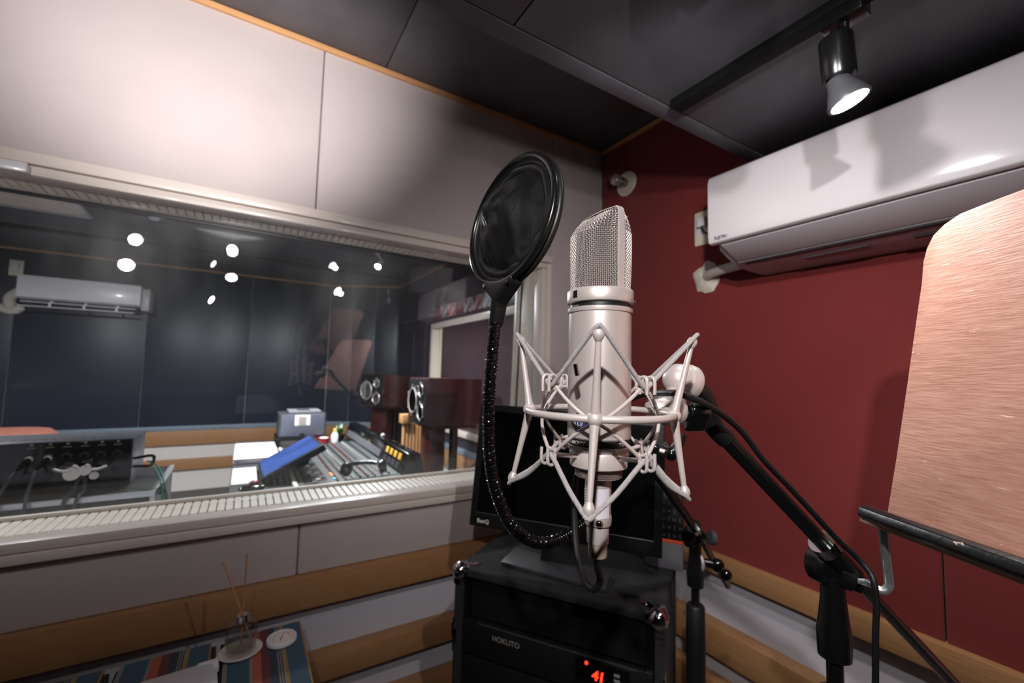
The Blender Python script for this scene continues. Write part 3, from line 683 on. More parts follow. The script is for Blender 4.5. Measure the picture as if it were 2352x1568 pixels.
# ================================================================== BOOM MICROPHONE STANDS
def stand(name, label, T, C_, E_, rt, foot, knob_dir):
    t = thing(name, label, 'mic stand', foot); d = (C_-T).normalized(); k = rt/.0085
    MB().tube([T, C_-d*.02*k], rt, 16).build('boom_arm', 'blackmetal', t)
    MB().tube([C_-d*.02*k, E_], rt*.82, 16).build('boom_tail', 'steel' if k > .9 else 'blackmetal', t)
    MB().tube([C_-d*.030*k, C_-d*.016*k], [rt*1.7, rt*1.75], 24).build('boom_collar', 'chrome', t)
    MB().tube([C_-d*.016*k, C_+d*.030*k], rt*1.4, 24).build('boom_sleeve', 'blackmetal', t)
    h = (d.cross(Z)).normalized(); v_ = h.cross(d)
    f = V(foot)
    cz = C_.z - .045*k
    MB().lathe(C_ - h*.013*k - Z*.012*k, h, [(.0, -.012*k), (.02*k, -.012*k), (.024*k, -.008*k), (.024*k, .008*k), (.02*k, .012*k), (0, .012*k)], 32).build('clutch_disc', 'blackmetal', t)
    MB().lathe(C_ - h*.013*k - Z*.012*k, -h, [(.007*k, .012*k), (.007*k, .016*k), (.004*k, .019*k), (0, .019*k)], 20).build('clutch_bolt', 'chrome', t)
    ax = C_ - h*.006*k
    MB().lathe((ax.x, ax.y, 0), Z, [(.0085*k, C_.z-.115*k), (.0165*k, C_.z-.112*k), (.0175*k, C_.z-.085*k), (.0150*k, C_.z-.07*k), (.0125*k, C_.z-.045*k), (.012*k, C_.z-.02*k)], 28).build('neck', 'blackmetal', t)
    MB().cyl((ax.x, ax.y, C_.z-.28*k), (ax.x, ax.y, C_.z-.1*k), .0085*k, n=18).build('inner_tube', 'blackmetal', t)
    zt_ = C_.z-.15*k
    MB().lathe((ax.x, ax.y, 0), Z, [(.0145*k, zt_-.16*k), (.0185*k, zt_-.158*k), (.0195*k, zt_-.08*k), (.0185*k, zt_-.004*k), (.016*k, zt_), (.010*k, zt_)], 28).build('grip', 'rubber', t)
    MB().cyl((ax.x, ax.y, .04), (ax.x, ax.y, zt_-.15*k), .0125*k, n=18).build('outer_tube', 'blackmetal', t)
    MB().lathe((ax.x, ax.y, 0), Z, [(.02, .13), (.024, .12), (.024, .09), (.02, .08)], 20).build('hub', 'blackmetal', t)
    for i in range(3):
        a = 2*PI*i/3+.9; lr = .25 if k < 1.05 else .075; e = V((ax.x+lr*math.cos(a), ax.y+lr*math.sin(a), .008))
        MB().tube([(ax.x+.02*math.cos(a), ax.y+.02*math.sin(a), .10), e], .008, 12).build('leg', 'blackmetal', t)
    kd_ = V(knob_dir).normalized()
    return t, ax, h
st1, ax1, h1 = stand('microphone_stand', 'black boom stand whose arm carries the silver microphone cradle', BT, BC, BE, .0085, (BC.x, BC.y, 0), (1, 0, 0))
MB().tube(spline([A(1590, 886, .456), A(1612, 905, .462), A(1626, 935, .468), BT+BD*.022, BT+BD*.045], 6), .0105, 18).build('boom_grip', 'rubber', st1)
pn = A(1985, 1345, .49); hp = (pn-(BC-Z*.02)).normalized()
MB().tube([BC-Z*.018, pn-hp*.012], .0115, 20).build('bracket_arm', 'blackmetal', st1)
MB().lathe(pn, hp, [(.0095, -.012), (.0105, -.011), (.0105, -.003), (.0095, -.002), (.0095, .001), (.007, .006)], 6).build('lock_nut', 'chrome', st1)
# rear stand, between rack case and red wall
C2 = A(1603, 1222, 1.03); T2 = A(1487, 1058, .86); E2 = A(1672, 1345, 1.12); 
st2, ax2, h2 = stand('microphone_stand', 'black boom stand behind the rack case holding the pop filter clamp', T2, C2, E2, .0095, (C2.x, C2.y, 0), (1, 0, 0))
q = A(1640, 1235, 1.02); MB().lathe(q-RIGHT*.004, RIGHT+DOWN*.2, [(.008, -.008), (.0165, -.007), (.0165, .004), (.006, .007), (0, .012)], 24).build('boom_screw', 'dgrey', st2)
c_ = A(1612, 1290, 1.03); q0 = A(1648, 1298, 1.02); q1 = A(1668, 1320, 1.02)
MB().tube([c_, q0], .010, 16).build('clutch_handle', 'blackmetal', st2); MB().sphere(q0, .0155, 18, 12).build('handle_ball', 'blackgloss', st2); MB().sphere(q1, .013, 18, 12).build('handle_ball', 'blackgloss', st2)
MB().lathe(c_-RIGHT*.004, RIGHT, [(.02, -.004), (.022, 0), (.018, .004), (.01, .006)], 24).build('washer', 'nickel', st2)

# ================================================================== MUSIC BOARD
B0 = A(2040, 1160, .452); T0 = A(2148, 575, .489); HD = V((.447, .893, 0)).normalized()
bn = (T0-B0).cross(HD).normalized()
if bn.dot(CAM-B0) < 0: bn = -bn
mb_ = thing('music_board', 'reddish wooden music board with a worn black ledge on a bent chrome rod', 'music stand', B0)
def bp(px, py): return onplane((px, py), B0, bn)
UPB = bn.cross(HD).normalized(); 
if UPB.z < 0: UPB = -UPB
outl = [(2036, 1185), (2040, 1160), (2058, 1050), (2083, 880), (2100, 760), (2116, 650), (2120, 600), (2128, 570), (2143, 540), (2168, 515), (2205, 490), (2260, 468), (2352, 433)]
poly = [bp(*p_) for p_ in outl]
far = poly[-1] - HD*.20; poly += [far, far - HD*.03 - UPB*.02, far-HD*.05-UPB*.06, B0 - HD*.42 - UPB*.018]
MB().plate(poly, -bn*.009).build('board', 'boardwood', mb_, bevel=.0012)
L0 = bp(2014, 1178) + bn*.002; L1 = L0 - HD*.50
ld = MB(); cs = [(-.0, .003), (.006, .006), (.016, .006), (.022, .002), (.022, -.006), (.016, -.010), (.004, -.010), (0, -.006)]
ld.plate([L0 + bn*(a-.002) + UPB*(b-.001) for a, b in cs], L1-L0)
ld.build('ledge', 'ledgeblack', mb_, bevel=.0012)
MB().obox(B0 - HD*.2 - UPB*.018 - bn*.004, HD, bn, UPB, .22, .012, .008).build('ledge_batten', 'ply', mb_, bevel=.001)
rod = [A(2026, 1185, .455), A(2030, 1230, .46), A(2040, 1320, .478), A(2042, 1345, .480), A(2030, 1356, .482), A(2012, 1352, .486), pn]
MB().tube(spline(rod, 5), .0045, 14).build('support_rod', 'silver', mb_)

# ================================================================== POP FILTER
pf = None
PC = A(1174, 508, .510); pnrm = camvec(-.81*.968, -.81*.25, -.59).normalized()
pu = (Z - pnrm*Z.dot(pnrm)).normalized(); pv = pnrm.cross(pu); RP = .0775
cl = A(1512, 1030, .80)
pf = thing('pop_filter', 'round black fabric pop filter on a ribbed black gooseneck', 'pop filter', cl)
def pp(r, a, o=0): return PC + (pu*math.cos(a)+pv*math.sin(a))*r + pnrm*o
MB().tube([pp(RP, 2*PI*k/80, .003) for k in range(80)], .0042, 12, closed=True).build('hoop', 'blackmetal', pf)
MB().tube([pp(RP, 2*PI*k/80, -.005) for k in range(80)], .0042, 12, closed=True).build('hoop', 'black', pf)
def net():
    M = bpy.data.materials.new('sheer black net'); M.use_nodes = True; nt = M.node_tree; N = nt.nodes; Lk = nt.links; b = N['Principled BSDF']
    b.inputs['Base Color'].default_value = lin((15, 14, 14)) + (1,); b.inputs['Roughness'].default_value = .42; b.inputs['Specular IOR Level'].default_value = .4
    tc = N.new('ShaderNodeTexCoord')
    def wv(rot, sc):
        mp = N.new('ShaderNodeMapping'); mp.inputs['Rotation'].default_value = rot; Lk.new(tc.outputs['UV'], mp.inputs[0])
        w_ = N.new('ShaderNodeTexWave'); w_.inputs['Scale'].default_value = sc; w_.inputs['Distortion'].default_value = .6; w_.inputs['Detail'].default_value = 1; Lk.new(mp.outputs[0], w_.inputs[0]); return w_
    a, c = wv((0, 0, .35), 34), wv((0, 0, .35+PI/2), 24)
    mul = N.new('ShaderNodeMath'); mul.operation = 'MAXIMUM'; Lk.new(a.outputs['Fac'], mul.inputs[0]); Lk.new(c.outputs['Fac'], mul.inputs[1])
    bp_ = N.new('ShaderNodeBump'); bp_.inputs['Strength'].default_value = .9; bp_.inputs['Distance'].default_value = .0006; Lk.new(mul.outputs[0], bp_.inputs['Height']); Lk.new(bp_.outputs[0], b.inputs['Normal'])
    r = N.new('ShaderNodeValToRGB'); r.color_ramp.elements[0].position = .45; r.color_ramp.elements[0].color = (.9, .9, .9, 1); r.color_ramp.elements[1].position = .62; r.color_ramp.elements[1].color = (1, 1, 1, 1)
    Lk.new(mul.outputs[0], r.inputs[0]); Lk.new(r.outputs[0], b.inputs['Alpha']); return M
MT['net'] = net()
for sgn, off in ((1, .004), (-1, -.006)):
    rows = []
    for i in range(25):
        row = []
        for j in range(73):
            a = 2*PI*j/72; r = RP*.985*(i/24)
            k = r/RP; x, y = r*math.cos(a), r*math.sin(a)
            dome = .030*(1-min(1, k/.74)**1.5) + .006*math.exp(-(((x+.004)/.014)**2+((y+.022)/.010)**2))
            dome -= .009*math.exp(-((k-.84)/.09)**2)
            wr_ = .0085*mnoise.noise(V((x*46, y*46, 3.1*sgn))) + .0040*mnoise.noise(V((x*22+9, y*120, 7)))
            fade = (1-k)**.5 if k < 1 else 0
            row.append(pp(r, a, off + sgn*(dome + wr_*fade)))
        rows.append(row)
    o = MB().grid(rows).build('net', 'net', pf, sharp=180)
    uv = o.data.uv_layers.new(name='UVMap'); wl_ = o.location
    for lp in o.data.loops:
        p_ = o.data.vertices[lp.vertex_index].co + wl_ - PC; uv.data[lp.index].uv = (p_.dot(pu)/RP, p_.dot(pv)/RP)
    rmt = MB().grid([[pp(RP*(.955-.05*i/3), 2*PI*j/72, off+sgn*(.0005-.0035*math.sin(i/3*PI/2))) for j in range(73)] for i in range(4)]).build('net_hem', 'black', pf)
# Y bracket
bc = A(1147, 690, .505); bl = pp(RP+.001, PI-.36); br = pp(RP+.001, PI+.36); bm = pp(RP+.003, PI); ce = A(1142, 722, .505)
bdv = (ce-bm).normalized(); bside = bdv.cross(pnrm).normalized()
arc = [pp(RP+.0005, PI-.36+.72*k/12) for k in range(13)]
bpoly = arc + [br + bdv*.006, bm + bside*.006*(1 if bside.dot(br-bm) > 0 else -1) + bdv*.018, ce + bside*.0052*(1 if bside.dot(br-bm) > 0 else -1), ce - bside*.0052*(1 if bside.dot(br-bm) > 0 else -1), bm - bside*.006*(1 if bside.dot(br-bm) > 0 else -1) + bdv*.018, bl + bdv*.006]
yb = MB().plate([p_ + pnrm*.009 for p_ in bpoly], -pnrm*.018).build('bracket', 'black', pf, bevel=.0025, seg=3)
for ang in (PI-.27, PI+.27):
    MB().lathe(pp(RP+.0065, ang, .0092), pnrm, [(.0019, -.001), (.0019, .0004), (.001, .0006), (0, .0006)], 14).build('screw', 'blackmetal', yb)
MB().lathe(ce, bdv, [(.0085, -.010), (.0088, 0), (.0084, .012), (.0075, .013)], 24).build('socket', 'black', pf)
gp = [ce+bdv*.010, A(1138, 740, .505), A(1132, 800, .505), A(1124, 900, .508), A(1122, 1000, .512), A(1128, 1080, .516), A(1146, 1150, .520), A(1178, 1212, .527), A(1225, 1244, .54), A(1270, 1244, .555), A(1312, 1224, .575), A(1350, 1195, .60), A(1378, 1150, .64), A(1392, 1095, .69), A(1430, 1050, .745), A(1475, 1032, .785), cl]
gs = spline(gp, 14)
gn = MB().tube(gs, .0066, 14).build('gooseneck', 'blackgloss', pf)
# ribs of the gooseneck: one continuous coil
L = [0]
for i in range(1, len(gs)): L.append(L[-1] + (gs[i]-gs[i-1]).length)
coil = []; N_ = int(L[-1]/.0042); idx = 0
u0 = (gs[1]-gs[0]).orthogonal().normalized()
for s_ in range(N_*10):
    d_ = L[-1]*s_/(N_*10)
    while idx < len(L)-2 and L[idx+1] < d_: idx += 1
    f_ = (d_-L[idx])/(L[idx+1]-L[idx]); c_ = gs[idx].lerp(gs[idx+1], f_); tg = (gs[idx+1]-gs[idx]).normalized()
    u0 = (u0 - tg*u0.dot(tg)).normalized(); v0 = tg.cross(u0); th = 2*PI*s_/10
    coil.append(c_ + (u0*math.cos(th)+v0*math.sin(th))*.0068)
MB().tube(coil, .0011, 5).build('coil', 'blackgloss', pf, kind='stuff')
# clamp on the rear boom
cb = T2.lerp(C2, .10)
MB().obox(cl+(cb-cl)*.5, RIGHT, DOWN, FWD, .014, .020, .016).build('clamp_body', 'blackmetal', pf, bevel=.005, seg=3)
MB().tube([cl+camvec(.008, -.012, -.01), cl+camvec(.016, -.003, -.012)], .0055, 12).build('clamp_bolt', 'steel', pf)
kk = A(1542, 1042, .775); MB().sphere(kk, .0125, 18, 12).build('clamp_knob', 'blackgloss', pf)
MB().tube([A(1515, 1034, .785), A(1536, 1040, .778)], .004, 10).build('clamp_shaft', 'nickel', pf)
MB().tube([kk, A(1560, 1018, .775), A(1566, 996, .775)], [.010, .0085, .0085], 14).build('clamp_handle', 'black', pf)

# ================================================================== RACK CASE
ZR_ = .74; RF = V((.529, 1.135, 0)); rx = V((.555, -.832, 0)).normalized(); ry = V((.832, .555, 0)).normalized(); RWD, RDP = .55, .36
def rk(x, y, z): return RF + rx*x + ry*y + Z*z
rc = thing('rack_case', 'black carpeted rack case with chrome corners standing in the corner', 'rack case', rk(RWD/2, RDP/2, 0))
def rbox(x0, x1, y0, y1, z0, z1): return MB().obox(rk((x0+x1)/2, (y0+y1)/2, (z0+z1)/2), rx, ry, Z, abs(x1-x0)/2, abs(y1-y0)/2, abs(z1-z0)/2)
rbox(0, RWD, 0, RDP, ZR_-.022, ZR_).build('top_panel', 'carpet', rc, bevel=.006, seg=3)
rbox(0, .02, 0, RDP, .03, ZR_-.022).build('side_panel', 'carpet', rc, bevel=.004); rbox(RWD-.02, RWD, 0, RDP, .03, ZR_-.022).build('side_panel', 'carpet', rc, bevel=.004)
rbox(.02, RWD-.02, 0, RDP, .03, .055).build('bottom_panel', 'carpet', rc, bevel=.003); rbox(.02, RWD-.02, RDP-.02, RDP, .055, ZR_-.022).build('back_panel', 'carpet', rc)
for x in (.022, RWD-.040): rbox(x, x+.018, .018, .022, .06, ZR_-.03).build('rack_rail', 'blackmetal', rc)
for x in (.03, RWD-.03):
    for y in (.03, RDP-.03): MB().sphere(rk(x, y, .016), .016, 16, 10).build('foot', 'rubber', rc)
def corner(x, y, z, sx_, sy_, sz):
    """rounded cap with three straps"""
    c = MB().sphere(rk(x-sx_*.012, y-sy_*.012, z-sz*.012), .024, 20, 12).build('corner_cap', 'chrome', rc)
    for dx, dy, dz, l in ((-sx_, 0, 0, .030), (0, -sy_, 0, .04), (0, 0, -sz, .035)):
        for m_, (ox, oy, oz) in enumerate((((0, 0, 1) if dz == 0 else (1, 0, 0)), ((0, 1, 0) if dy == 0 else (1, 0, 0)))):
            px = x + (sx_*.0012 if ox else -sx_*.010) + dx*l*.5; py = y + (sy_*.0012 if oy else -sy_*.010) + dy*l*.5; pz = z + (sz*.0012 if oz else -sz*.010) + dz*l*.5
            hx = l*.5 if dx else (.001 if ox else .010); hy = l*.5 if dy else (.001 if oy else .010); hz = l*.5 if dz else (.001 if oz else .010)
            MB().obox(rk(px, py, pz), rx, ry, Z, hx, hy, hz).build('strap', 'chrome', c, bevel=.0008)
    # bow tie plate with rivets on top
    if sz > 0:
        e = [rk(x-sx_*a, y-sy_*b, z+.0008) for a, b in ((.012, .004), (.045, .028), (.056, .036), (.054, .050), (.042, .052), (.030, .042), (.006, .012))]
        MB().plate(e, Z*.0015).build('corner_plate', 'chrome', c)
        for a, b in ((.043, .036), (.045, .046)): MB().sphere(rk(x-sx_*a, y-sy_*b, z+.002), .003, 10, 6, (1, 1, .6)).build('rivet', 'chrome', c)
for x, sx_ in ((0, -1), (RWD, 1)):
    for y, sy_ in ((0, -1), (RDP, 1)): corner(x, y, ZR_, sx_, sy_, 1)
for z in (.56, .30):
    for x, s_ in ((-.001, -1), (RWD+.001, 1)):
        h_ = MB().obox(rk(x, .03, z), ry, Z, rx, .03, .045, .0015).build('latch_plate', 'chrome', rc, bevel=.001)
        MB().obox(rk(x+s_*.006, .02, z+.005), ry, Z, rx, .012, .02, .005).build('latch', 'chrome', h_, bevel=.003)
        MB().obox(rk(.006 if s_ < 0 else RWD-.006, -.0012, z), rx, Z, ry, .006, .018, .0015).build('latch_hook', 'chrome', h_, bevel=.0006)
# gear in the rack
def gear(z0, z1, label, name, front=.012):
    t = thing(name, label, 'rack unit', rk(RWD/2, front, z0)); x0, x1 = .024, RWD-.024
    rbox(x0, x1, front, front+.005, z0+.0008, z1-.0008).build('front_panel', 'black', t, bevel=.001)
    rbox(x0+.02, x1-.02, .024, RDP-.05, z0+.002, z1-.002).build('chassis', 'black', t)
    for x in (x0+.008, x1-.008):
        for z in (z0+.012, z1-.012): MB().lathe(rk(x, front, z), -ry, [(.0032, 0), (.0032, .0015), (.0015, .002), (0, .002)], 12).build('screw', 'steel', t)
    return t
gear(.608, .712, 'blank black rack unit above the one with the red display', 'rack_unit', .03)
f_y = .012; u1 = gear(.5145, .604, 'black rack unit with HOKUTO lettering and red 41 display', 'rack_unit')
def front(x0, z0, off=.0006): return lambda x, y: rk(x0+x, f_y-off, z0+y)
zl1 = .563
text('HOKUTO', .0185, front(.115, .568), .0004).build('lettering', 'printdim', u1, smooth=False)
rbox(.07, RWD-.06, f_y-.0012, f_y, .5985, .6015).build('trim_line', 'dgrey', u1)
dsp = rbox(.345, .475, f_y-.002, f_y, .534, .594).build('display', 'blackgloss', u1, bevel=.001)
text('41', .030, lambda x, y: rk(.385+x+y*.15, f_y-.0026, .553+y), .0012).build('digits', 'ledred', dsp, smooth=False)
MB().lathe(rk(.372, f_y-.002, .586), -ry, [(.0042, 0), (.0038, .002), (0, .003)], 14).build('indicator', 'ledred', dsp)
for k in range(3): rbox(.438, .452, f_y-.006, f_y-.002, .575-k*.012, .581-k*.012).build('button', 'grey', dsp, bevel=.001)
gear(.30, .510, 'black rack unit below the one with the red display', 'rack_unit')
# ================================================================== COMPUTER MONITOR
mdir = V((.656, -.754, 0)).normalized(); mp0 = rk(.275, .125, ZR_); mn = V((-mdir.y, mdir.x, 0))
if mn.dot(CAM-mp0) < 0: mn = -mn
tilt = .06; mn2 = (mn*math.cos(tilt) + Z*math.sin(tilt)).normalized()
mp0 = mp0 + Z*.10
Q = [onplane(p_, mp0, mn2) for p_ in ((1105, 926), (1527, 963), (1521, 1284), (1077, 1205))]
mo = thing('computer_monitor', 'black computer monitor switched off, standing on the carpeted rack case', 'monitor', rk(.25, .14, ZR_))
MB().plate(Q, -mn2*.022).build('bezel', 'black', mo, bevel=.003)
def mq(u, v): return Q[0].lerp(Q[1], u).lerp(Q[3].lerp(Q[2], u), v)
MB().plate([mq(.04, .055) + mn2*.0006, mq(.96, .055) + mn2*.0006, mq(.96, .885) + mn2*.0006, mq(.04, .885) + mn2*.0006], -mn2*.002).build('screen', 'screen', mo)
lip = MB()
MB().tube([mq(.04, .887) + mn2*.001, mq(.96, .887) + mn2*.001], .0012, 8).build('screen_edge', 'dgrey', mo)
bl_, br_ = mq(.03, .975), mq(.97, .975); mx = (Q[1]-Q[0]).normalized(); myy = (Q[0]-Q[3]).normalized()
text('BenQ', .016, lambda x, y: mq(.045, .965) + mx*x + myy*y + mn2*.0012, .0004).build('lettering', 'print', mo, smooth=False)
cbk = mq(.5, .6) - mn2*.022
MB().plate([mq(.2, .2)-mn2*.022, mq(.8, .2)-mn2*.022, mq(.8, .8)-mn2*.022, mq(.2, .8)-mn2*.022], -mn2*.025).build('back_cover', 'black', mo, bevel=.008)
# foot traced on the case top
fp = [onp(p_, 2, ZR_) for p_ in ((1150, 1297), (1392, 1363), (1402, 1325), (1184, 1262))]
MB().plate(fp, Z*.010).build('foot', 'dgrey', mo, bevel=.002)
fc = (fp[2]+fp[3])/2 + (fp[0]-fp[3])*.25
MB().plate([fc - mdir*.05 + Z*.01, fc + mdir*.05 + Z*.01, cbk + mdir*.05 - Z*.02 - mn2*.03, cbk - mdir*.05 - Z*.02 - mn2*.03], -mn*.015).build('neck', 'black', mo, bevel=.003)
# ================================================================== PATTERNED BOX BEHIND THE MONITOR
pbx = thing('patterned_box', 'black patterned carton with orange and grey bands behind the dark monitor', 'box', rk(.50, .30, ZR_))
pc_ = onplane((1542, 1260), rk(.5, .262, ZR_), -ry); bx0, bx1 = pc_ - rx*.075, pc_ + rx*.030
zb0 = ZR_+.001; zz1 = onplane((1545, 1128), rk(.5, .262, ZR_), -ry).z; zg = onplane((1545, 1248), rk(.5, .262, ZR_), -ry).z; zo = onplane((1545, 1240), rk(.5, .262, ZR_), -ry).z
def pslab(z0, z1, nm, mat):
    a, b = V((bx0.x, bx0.y, z0)), V((bx1.x, bx1.y, z0)); return MB().plate([a, b, b+ry*.036, a+ry*.036], Z*(z1-z0)).build(nm, mat, pbx, bevel=.001)
pslab(zb0, zg, 'grey_band', 'grey'); pslab(zg, zo, 'orange_band', 'orange'); pslab(zo, zz1, 'carton', 'black')
for i in range(7):
    for j in range(6):
        c_ = V((bx1.x, bx1.y, zo + (zz1-zo)*(j+.5)/6)) - rx*(.007+.0145*i) - ry*.001
        MB().obox(c_, rx, Z, ry, .005 if (i+j) % 2 else .0024, .0026 if (i+j) % 2 else .0062, .0015).build('relief', 'dgrey', pbx)

# ================================================================== AIR CONDITIONER IN THE BOOTH
YA, YA2 = .709, -.089
prof = [(XW-.001, 1.60), (XW-.001, 1.836), (1.115, 1.838), (1.075, 1.836), (1.060, 1.826), (1.056, 1.81), (1.056, 1.655)]
def acx(points, y0, y1, nm, mat, root, bev=0):
    return MB().plate([V((x, y0, z)) for x, z in points], V((0, y1-y0, 0))).build(nm, mat, root, bevel=bev, seg=3)
def aircon(root, y0, y1, T=lambda o: o):
    acx([(XW-.002, 1.597), (XW-.002, 1.832), (1.10, 1.834), (1.10, 1.66), (1.112, 1.634), (1.166, 1.609), (1.207, 1.599), (1.28, 1.596)], y0, y1+.0, 'chassis', 'acgrey', root, .002)
    acx([(1.11, 1.8385), (1.075, 1.837), (1.062, 1.828), (1.0565, 1.812), (1.0565, 1.662), (1.060, 1.645), (1.072, 1.641), (1.085, 1.645), (1.098, 1.66), (1.11, 1.70)], y0+.002, y1-.002, 'front_cover', 'acwhite', root, .003)
    acx([(1.080, 1.6385), (1.158, 1.6065), (1.161, 1.611), (1.083, 1.644)], y0-.022, y1+.022, 'louver', 'acgrey', root, .001)
    MB().tube([V((1.1645, y0-.02, 1.6055)), V((1.1645, y1+.02, 1.6055))], .0022, 10).build('louver_edge', 'silver', root)
    acx([(1.18, 1.6025), (1.19, 1.6005), (1.195, 1.6025), (1.185, 1.605)], y0-.03, y1+.03, 'bottom_seam', 'dgrey', root)
    MB().box((1.215, y0-.30, 1.5955), (1.255, y0-.16, 1.5975)).build('rating_label', 'grey', root)
    MB().box((1.215, y0-.42, 1.5945), (1.235, y0-.38, 1.5975)).build('rating_label', 'dgrey', root)
ac = thing('air_conditioner', 'white wall air conditioner on the red wall with a grey louver', 'air conditioner', (XW, YA2, 1.6))
aircon(ac, YA, YA2)
text('FUJITSU', .0105, lambda x, y: V((1.0562, YA-.020-x, 1.652+y)) if False else V((1.0562, YA-.018-x, 1.651+y)), .0003).build('lettering', 'dgrey', ac, smooth=False)
# pipe with putty
pc1 = onp((1622, 638), 0, XW-.004)
pt = thing('drain_pipe', 'taped white pipe leaving a putty patch on the red wall', 'pipe', pc1)
pts = []
for j in range(30):
    a = 2*PI*j/30; r = .050*(1+.22*mnoise.noise(V((math.cos(a)*1.6, math.sin(a)*1.6, 2))) + .16*mnoise.noise(V((math.cos(a)*5, math.sin(a)*5, 5)))); pts.append((r, a))
rows = []
for i in range(7):
    k = i/6; rows.append([V((XW - .003 - .016*(1-k**2.2) - .004*mnoise.noise(V((k*3, math.cos(a)*3, math.sin(a)*3))), pc1.y + r*k*math.cos(a)*.95, pc1.z + r*k*math.sin(a)*1.05)) for r, a in pts + pts[:1]])
rows.append([V((XW, q.y, q.z)) for q in rows[-1]])
MB().grid(rows).build('putty', 'putty', pt)
MB().tube(spline([V((XW-.012, pc1.y-.01, pc1.z)), V((XW-.04, pc1.y-.05, pc1.z+.004)), V((XW-.075, YA-.02, 1.632)), V((XW-.08, YA-.12, 1.64))], 8), .0155, 16).build('pipe', pm('pipe tape', (226, 216, 204), .6, bump=(70, .4, (1, 9, 1))), pt)
# outlet
oc = onp((1625, 530), 0, XW); o1 = thing('wall_outlet', 'ivory wall outlet plate with a white plug beside the air conditioner', 'outlet', (XW, .913, 1.80))
MB().plate(rrect((XW, .913, 1.803), Y, Z, .036, .060, .004), V((-.007, 0, 0))).build('plate', 'ivory', o1, bevel=.002)
MB().box((XW-.0085, .890, 1.772), (XW-.007, .936, 1.836)).build('socket_insert', 'white', o1, bevel=.001)
MB().box((XW-.034, .892, 1.80), (XW-.008, .924, 1.834)).build('plug', 'white', o1, bevel=.005)
MB().tube(spline([V((XW-.03, .905, 1.80)), V((XW-.035, .89, 1.775)), V((XW-.03, .86, 1.77)), V((XW-.03, .72, 1.79))], 6), .004, 10).build('plug_cord', 'dgrey', o1)
# call lamp near the corner
c0 = onp((1440, 422), 0, XW); cl1 = thing('indicator_lamp', 'round white wall plate with a clear glass dome lamp on the red wall', 'wall lamp', c0)
MB().lathe(c0, -X, [(.053, 0), (.053, .004), (.05, .007), (0, .008)], 40).build('plate', 'ivory', cl1)
MB().lathe(c0, -X, [(.016, .006), (.016, .02), (.02, .024), (.021, .045), (.019, .048)], 28).build('socket', 'steel', cl1)
e0 = c0 - X*.048
MB().lathe(e0, -X, [(.018, 0), (.0225, .006), (.0245, .016), (.022, .028), (.013, .037), (0, .040)], 28).build('dome', pm('silvered glass', (190, 184, 184), .12, .7), cl1)

# ================================================================== TABLE WITH RUNNERS
ZTB = .60
tb = thing('side_table', 'low dark green slatted table under the window', 'table', (-.3, 1.1, 0))
for x0, x1 in ((-.90, -.62), (-.61, -.41), (-.405, -.215), (-.205, -.02), (-.012, .158)): MB().box((x0, .86, ZTB-.022), (x1, 1.312, ZTB-.001)).build('slat', 'tabletop', tb, bevel=.003)
for x in (-.85, .11):
    for y in (.90, 1.27): MB().box((x, y-.02, 0), (x+.035, y+.015, ZTB-.022)).build('leg', 'tabletop', tb, bevel=.003)
MB().box((-.87, .89, ZTB-.06), (.14, .905, ZTB-.022)).build('apron', 'tabletop', tb); MB().box((-.87, 1.27, ZTB-.06), (.14, 1.285, ZTB-.022)).build('apron', 'tabletop', tb)
BL, GY, OR, DR, NV_, BK, GD = (46, 86, 112), (150, 142, 138), (196, 92, 54), (112, 26, 30), (28, 44, 70), (34, 30, 30), (170, 126, 52)
def runner(x0, x1, label):
    w_ = x1-x0; h_ = w_/2
    fr = [(0, GY), (.045, BL), (.30, GY), (.335, OR), (.44, DR), (.535, NV_), (.635, GY), (.650, BK), (.665, GY), (.68, BK), (.695, GY), (.71, GD), (.745, BL), (.975, GD)]
    M = stripes('striped weave', [(-h_ + f*w_, c) for f, c in fr], 0)
    b = MB(); n_ = 24; rows = []
    for i in range(n_+1):
        y = .85+(1.318-.85)*i/n_; rows.append([V((x0+w_*j/10, y, ZTB+.004+.0012*mnoise.noise(V((x0*9+j*.5, y*14, 1))))) for j in range(11)])
    b.grid(rows); b.grid([[V((p_.x, p_.y, ZTB-.0005)) for p_ in r] for r in rows])
    edge = [r[0] for r in rows] + rows[-1][1:] + [r[-1] for r in reversed(rows[:-1])] + list(reversed(rows[0][1:-1])); m_ = len(edge)
    b.add(edge + [V((p_.x, p_.y, ZTB-.0005)) for p_ in edge], [(i, (i+1) % m_, (i+1) % m_+m_, i+m_) for i in range(m_)])
    return tag(b.build('table_runner', M), label, 'runner', 'striped runners')
runner(-.004, .165, 'blue and red striped woven runner under the dial thermometer, at the table end')
runner(-.199, -.030, 'blue and red striped woven runner under the corner cap of the white tray')
runner(-.394, -.225, 'striped woven runner under the middle of the white tray')
runner(-.589, -.420, 'striped woven runner beyond the white tray from the scent bottle')
